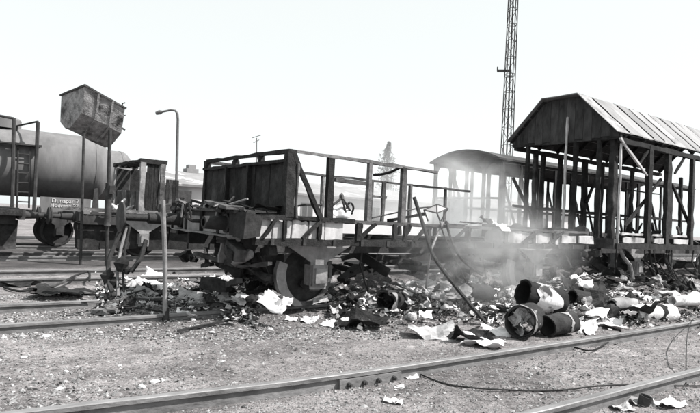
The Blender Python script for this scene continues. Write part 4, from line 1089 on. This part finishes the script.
# long bent pole leaning on the wagon
bt = at(414, 197, 1, yn - .08); bb = gp(488, 326)
m1, m2 = deep(433, 255, depth_of(bt) * .9 + depth_of(bb) * .1), deep(452, 282, depth_of(bt) * .55 + depth_of(bb) * .45)
m0 = bt.lerp(m1, .5)
loopy([bt, m0, m1, m2, bb], .03, 'leaning_pole', 'long bent dark pole leaning on the burnt wagon', 'pole', 'steel')
loopy([at(446, 221, 1, yn - .05), at(450, 236, 1, yn - .12), at(458, 254, 1, yn - .25), at(468, 265, 1, yn - .4), gp(482, 281, .12)], .022, 'curved_pipe', 'thin curved pipe hanging from the wagon deck right of the leaning pole', 'pipe', 'steel')
loopy([at(443, 222, 1, yn - .05), at(436, 238, 1, yn - .12), at(430, 256, 1, yn - .2), gp(425, 300, .1)], .018, 'curved_pipe', 'thin pale pipe bowing down behind the leaning pole', 'pipe', 'steellight')
loopy([at(440, 222, 1, yn - .02), at(446, 240, 1, yn - .1), gp(466, 290, .15)], .014, 'curved_pipe', 'thin straight rod crossing under the wire basket', 'pipe', 'steel')
# long thin plank and strip on the deck
a, b = at(388, 221, 1, yn + .2), at(424, 214, 1, yn + .1)
MB().bar(a, b, .07, .05, 6, .006).lone('deck_plank', M['char'], 'dark lath rising along the wagon deck to the leaning pole', 'plank')
loopy([at(372, 218, 1, yn + .4), at(395, 213, 1, yn + .4), at(420, 208, 1, yn + .35), at(436, 207, 1, yn + .3)], .012, 'deck_wire', 'thin wire bowed above the wagon deck', 'wire', 'steel')
loopy([at(288, 208, 1, yn + .3), at(305, 205, 1, yn + .3), at(322, 205, 1, yn + .3)], .014, 'deck_wire', 'thin bent rod over the deck by the corner brace', 'wire', 'steel')
# wire basket: small lamp-like frame on the deck
wb0 = at(437, 219, 1, yn)
wbk = thing('wire_basket', 'small wire frame with peaked lid standing on the wagon deck', 'wire frame', wb0)
pk = [at(424, 210, 1, yn), at(437, 204.5, 1, yn), at(448, 208.5, 1, yn), at(437, 213, 1, yn - .12), at(434, 208, 1, yn + .15)]
for a, b in ((0, 1), (1, 2), (0, 3), (3, 2), (1, 3), (0, 4), (4, 2)): MB().tube([pk[a], pk[b]], .012, 5).build('wire', M['steel'], wbk)
MB().plate([pk[0], pk[1], pk[3]], .004).build('lid', M['card'], wbk); MB().plate([pk[1], pk[2], pk[3]], .004).build('lid', M['card'], wbk)
for a, px in ((0, 428), (3, 440), (2, 441)): MB().tube([pk[a], at(px, 221, 1, yn)], .012, 5).build('wire_leg', M['steel'], wbk)
# tripod wreck and ash heap on the deck
tr = thing('twisted_bracket', 'twisted metal bracket with coil standing on the deck right of the brace', 'bracket', at(342, 213, 1, yn + .15))
tpk = at(342, 193, 1, yn + .15)
for px, py in ((326, 212), (346, 214), (352, 214)): MB().tube([at(342, 198, 1, yn + .15), at((px + 342) / 2, (py + 197) / 2, 1, yn + .12), at(px, py, 1, yn + .15)], .018, 6).build('stay', M['steel'], tr)
MB().tube([at(342, 199, 1, yn + .15), at(341.6, 195, 1, yn + .15), tpk], [.04, .035, .01], 7).build('peak', M['steel'], tr)
cl = [at(350 + 3.5 * math.cos(t), 208 + 5 * math.sin(t), 1, yn + .15 + .012 * t) for t in [q * .6 for q in range(22)]]
MB().tube(cl, .016, 5).build('coil', M['steel'], tr)
o = lay('ash_heap', LIB['paper'][2], at(339, 212, 1, yn + .25), .32, .3, .35, (.9, 0, -.5), 'white ash heap on the deck beside the twisted bracket', 'ash')
# disc hung at the wagon side
dc = at(494, 238, 1, yn - .06)
dsk = thing('hanging_drum', 'round grey drum end hanging on the wagon side under a white rag', 'drum', dc - V(0, 0, .17))
MB().lathe([(-.12, 0), (-.12, .15), (.0, .17), (.02, .17), (.02, .15), (.0, .0)], dc, (-.75, -.6, -.1), 24).build('shell', M['steellight'], dsk, True)
lay('white_rag', LIB['paper'][4], at(499, 229, 1, yn - .05), .30, .22, .24, (.5, .3, -.4), 'white rag lying on the deck edge above the hanging drum', 'rag')
lay('charred_bundle', LIB['soot'][3], at(487, 225, 1, yn + .2), .4, .3, .3, (.5, 0, .4), 'charred bundle on the deck left of the white rag', 'bundle')
for k, (px, py, wd) in enumerate(((268, 210, .5), (280, 209, .35), (456, 226, .5), (470, 224, .45))):
    lay('charred_rubbish', LIB['soot'][k], at(px, py, 1, yn + .2), wd, .35, .12, (0, 0, .3 * k), ['black rubbish on the deck edge below the boarded end', 'low black rubbish on the deck by the corner post', 'black rubbish on the deck right of the wire frame', 'black rubbish on the deck left of the charred bundle'][k], 'rubbish')
# near-ground things in front
loopy([gp(413, 371, .02), gp(425, 378, .015), gp(455, 387, .012), gp(510, 391.5, .012), gp(560, 391.5, .012), gp(600, 389, .03), gp(640, 388, .03), gp(690, 388, .02), gp(720, 387, .02)], .008, 'loose_wire', 'thin black wire winding over the ground between the near rails', 'wire')
loopy([gp(686, 386, .01), gp(686, 362, .25), gp(690, 345, .3), gp(694, 331, .2)], .006, 'loose_wire', 'thin wire standing up by the rail at the right edge', 'wire')
loopy([gp(563, 346, .01), gp(575, 350, .03), gp(592, 353, .03), gp(608, 346, .05)], .010, 'dry_twig', 'dry branching twig on the ground behind the near rails', 'twig', 'char')
cn = gp(643, 405)
can = thing('rusty_can', 'rusty open can by the nearest rail', 'can', cn)
MB().lathe([(0, 0), (0, .048), (.075, .052), (.085, .054), (.085, .048), (.01, .044), (.01, 0)], cn, (.1, -.25, 1), 20).build('body', M['steel'], can, True)
# pale stones one can pick out
sm = []
for k in range(6):
    vv = []; rr = random.Random(k + 50); mb = MB()
    prof_ = [(-.5, .05), (-.4, .3), (-.15, .48), (.12, .5), (.36, .33), (.48, .06)]
    mb.lathe(prof_, (0, 0, .3), (0, 0, 1), 8)
    mb.v = [(x * (1 + rr.uniform(-.3, .3)), y * (1 + rr.uniform(-.3, .3)), z * .7 * (1 + rr.uniform(-.15, .15))) for x, y, z in mb.v]
    mb.f.append(tuple(range(7, -1, -1))); mb.f.append(tuple(range(40, 48)))
    o = mb.build('stone', M['stone']); sm.append(o.data); bpy.data.objects.remove(o)
ST = [(45, 327, 8), (81, 327, 7), (46, 337, 9), (59, 390, 10), (141, 388, 9), (155, 383, 9), (22, 337, 6), (4, 338, 6), (24, 358, 7), (193, 320, 7), (212, 333, 6), (240, 330, 5), (100, 333, 6), (127, 330, 5), (270, 330, 6), (120, 366, 5), (66, 372, 5)]
for px, py, wp in ST:
    p = gp(px, py); s = wp * depth_of(p) / FPX
    lay('stone', sm[R.randrange(6)], p, s, s * R.uniform(.7, 1), s * R.uniform(.5, .8), (0, 0, R.uniform(0, 6)), 'pale stone lying on the bare ground at left', 'stone', 'pale stones on the ground')

# ------------------------------------------------------------------ fine stuff: gravel, litter, ash
def tone_mat(name, rough=.95):
    m = bpy.data.materials.new(name); m.use_nodes = True; t = m.node_tree; b = t.nodes['Principled BSDF']; b.inputs['Roughness'].default_value = rough; b.inputs['Specular IOR Level'].default_value = .15
    at_n = t.nodes.new('ShaderNodeAttribute'); at_n.attribute_name = 'tone'; t.links.new(at_n.outputs['Color'], b.inputs['Base Color']); return m
TM = tone_mat('mixed_grit')
OCT = [(1, 0, 0), (-1, 0, 0), (0, 1, 0), (0, -1, 0), (0, 0, 1), (0, 0, -.6)]; OCF = [(0, 2, 4), (2, 1, 4), (1, 3, 4), (3, 0, 4), (2, 0, 5), (1, 2, 5), (3, 1, 5), (0, 3, 5)]
def scatter(name, label, cat, n, pick, shape, tone, size):
    vv = []; ff = []; tn_ = []
    for _ in range(n):
        pk_ = pick()
        if pk_ is None: continue
        x, y, lift = pk_; s = size(x, y); c = V(x, y, g(x, y) + lift); tv = tone(); b = len(vv)
        if shape == 'grit':
            a = R.uniform(0, 6.28); ca, sa = math.cos(a), math.sin(a)
            for p in OCT:
                q = (p[0] * s * R.uniform(.6, 1.2), p[1] * s * R.uniform(.5, 1.1), p[2] * s * R.uniform(.4, .8))
                vv.append((c.x + q[0] * ca - q[1] * sa, c.y + q[0] * sa + q[1] * ca, c.z + q[2])); tn_.append(tv)
            ff += [tuple(b + i for i in f) for f in OCF]
        else:
            d1 = V(R.gauss(0, 1), R.gauss(0, 1), R.gauss(0, .45)).normalized() * s; d2 = d1.orthogonal(); d2.rotate(Matrix.Rotation(R.uniform(0, 6.28), 3, d1)); d2 = d2.normalized() * s * (R.uniform(.08, .2) if R.random() < .35 else R.uniform(.4, .9))
            nrm = d1.cross(d2).normalized() * s * R.uniform(-.5, .5)
            for p in (c - d1 - d2 * .7, c + d2 + nrm, c + d1 + d2 * R.uniform(-.3, .6), c - d2 - nrm * .6): vv.append((p.x, p.y, max(p.z, g(p.x, p.y) + .004) if lift < .03 else p.z + .01)); tn_.append(tv)
            ff += [(b, b + 3, b + 1), (b + 3, b + 2, b + 1)]
    me = bpy.data.meshes.new(name); me.from_pydata(vv, [], ff); me.update()
    ca_ = me.color_attributes.new('tone', 'FLOAT_COLOR', 'POINT')
    ca_.data.foreach_set('color', [q for t_ in tn_ for q in (t_, t_ * .985, t_ * .985, 1)])
    me.materials.append(TM); o = bpy.data.objects.new(name, me); C.objects.link(o); return tag(o, label, cat, kind='stuff')
def pick_ground():
    px, py = R.uniform(-10, 710), 300 + 118 * R.random() ** 1.1
    p = at(px, py, 2, -.12); return (p.x, p.y, R.uniform(-.004, .006))
def pick_band():
    px, py = R.uniform(-10, 400), R.uniform(298, 340); p = at(px, py, 2, -.12); return (p.x, p.y, R.uniform(-.004, .008))
scatter('gravel', 'fine mixed gravel strewn over the trodden ground', 'gravel', 15000, pick_ground, 'grit', lambda: R.choice((.06, .12, .18, .22, .22, .24, .26, .30)), lambda x, y: R.uniform(.003, .009) * (1 + .10 * math.hypot(x, y)) * (1.9 if R.random() < .06 else 1))
def pick_clod():
    px, py = R.uniform(-10, 710), 318 + 95 * R.random(); p = at(px, py, 2, -.12)
    if noise.noise(V(p.x * .9, p.y * .9, 14)) < -.1: return None
    return (p.x, p.y, R.uniform(-.012, .004))
scatter('clods', 'dry clods and lumps of earth on the trodden ground', 'clods', 2600, pick_clod, 'grit', lambda: R.choice((.08, .13, .18, .22, .26, .3)), lambda x, y: R.uniform(.010, .034))
scatter('ballast', 'loose ballast along the second track', 'gravel', 5000, pick_band, 'grit', lambda: R.choice((.04, .08, .14, .2, .22, .26, .34)), lambda x, y: R.uniform(.010, .028))
def pick_heap():
    r_ = R.random()
    if r_ < .3: px, py = R.uniform(95, 260), R.gauss(298, 7)
    elif r_ < .62: px, py = R.uniform(330, 520), R.gauss(304, 11)
    else: px, py = R.uniform(480, 712), R.gauss(302, 13)
    if py < 262 or py > 338: return None
    p = ground_at(px, py); return (p.x, p.y, abs(R.gauss(0, .05)))
scatter('burnt_litter', 'burnt litter, shards and ash heaped along the wagons', 'litter', 16000, pick_heap, 'shard', lambda: R.choice((.015, .03, .05, .08, .12, .18, .26, .36, .5, .72)), lambda x, y: R.uniform(.01, .05))
def pick_open():
    px, py = R.uniform(0, 705), R.uniform(305, 400); p = at(px, py, 2, -.12)
    if noise.noise(V(p.x * .8, p.y * .8, 4)) < .0: return None
    return (p.x, p.y, .004)
scatter('scattered_litter', 'small flakes and chips strewn over open ground', 'litter', 2600, pick_open, 'shard', lambda: R.choice((.03, .06, .12, .2, .3, .42)), lambda x, y: R.uniform(.008, .028))

# ------------------------------------------------------------------ smoke drifting off the fire
def smoke(name, c, size, dens, nscale, seed, label):
    import bmesh
    bm = bmesh.new(); bmesh.ops.create_icosphere(bm, subdivisions=3, radius=1.0); me = bpy.data.meshes.new(name); bm.to_mesh(me); bm.free()
    o = bpy.data.objects.new(name, me); C.objects.link(o); o.location = c; o.scale = size
    m = bpy.data.materials.new(name); m.use_nodes = True; t = m.node_tree; t.nodes.clear(); L = t.links
    out = t.nodes.new('ShaderNodeOutputMaterial'); pv = t.nodes.new('ShaderNodeVolumePrincipled'); pv.inputs['Color'].default_value = (.985, .985, .985, 1); pv.inputs['Anisotropy'].default_value = .0
    tc = t.nodes.new('ShaderNodeTexCoord'); ln = t.nodes.new('ShaderNodeVectorMath'); ln.operation = 'LENGTH'; L.new(tc.outputs['Object'], ln.inputs[0])
    mr = t.nodes.new('ShaderNodeMapRange'); mr.interpolation_type = 'SMOOTHSTEP'; mr.inputs[1].default_value = 1.0; mr.inputs[2].default_value = .15; mr.inputs[3].default_value = 0; mr.inputs[4].default_value = 1
    L.new(ln.outputs['Value'], mr.inputs[0])
    mp = t.nodes.new('ShaderNodeMapping'); mp.inputs[1].default_value = (seed, seed * .7, 0); L.new(tc.outputs['Object'], mp.inputs[0])
    nz = t.nodes.new('ShaderNodeTexNoise'); nz.inputs['Scale'].default_value = nscale; nz.inputs['Detail'].default_value = 4; nz.inputs['Distortion'].default_value = 1.2; L.new(mp.outputs[0], nz.inputs['Vector'])
    r2 = t.nodes.new('ShaderNodeMapRange'); r2.inputs[1].default_value = .36; r2.inputs[2].default_value = .66; r2.inputs[3].default_value = .03; r2.inputs[4].default_value = 1; L.new(nz.outputs[0], r2.inputs[0])
    mu = t.nodes.new('ShaderNodeMath'); mu.operation = 'MULTIPLY'; L.new(mr.outputs[0], mu.inputs[0]); L.new(r2.outputs[0], mu.inputs[1])
    m3 = t.nodes.new('ShaderNodeMath'); m3.operation = 'MULTIPLY'; m3.inputs[1].default_value = dens; L.new(mu.outputs[0], m3.inputs[0])
    L.new(m3.outputs[0], pv.inputs['Density']); L.new(pv.outputs[0], out.inputs['Volume']); me.materials.append(m)
    return tag(o, label, 'smoke', kind='stuff')
smoke('smoke', at(462, 205, 1, 10.9), (3.6, 1.3, 2.0), 1.15, 2.6, 3.1, 'white smoke drifting in front of the burnt coach')
smoke('smoke', at(505, 252, 1, 6.2), (3.0, .6, 1.25), .75, 3.0, 8.4, 'thin smoke rising from the heap before the rear wheel of the wagon')
smoke('smoke', at(415, 192, 1, 22.0), (11, 5, 4.6), .13, 2.0, 5.7, 'pale smoke veil before the distant poplar')
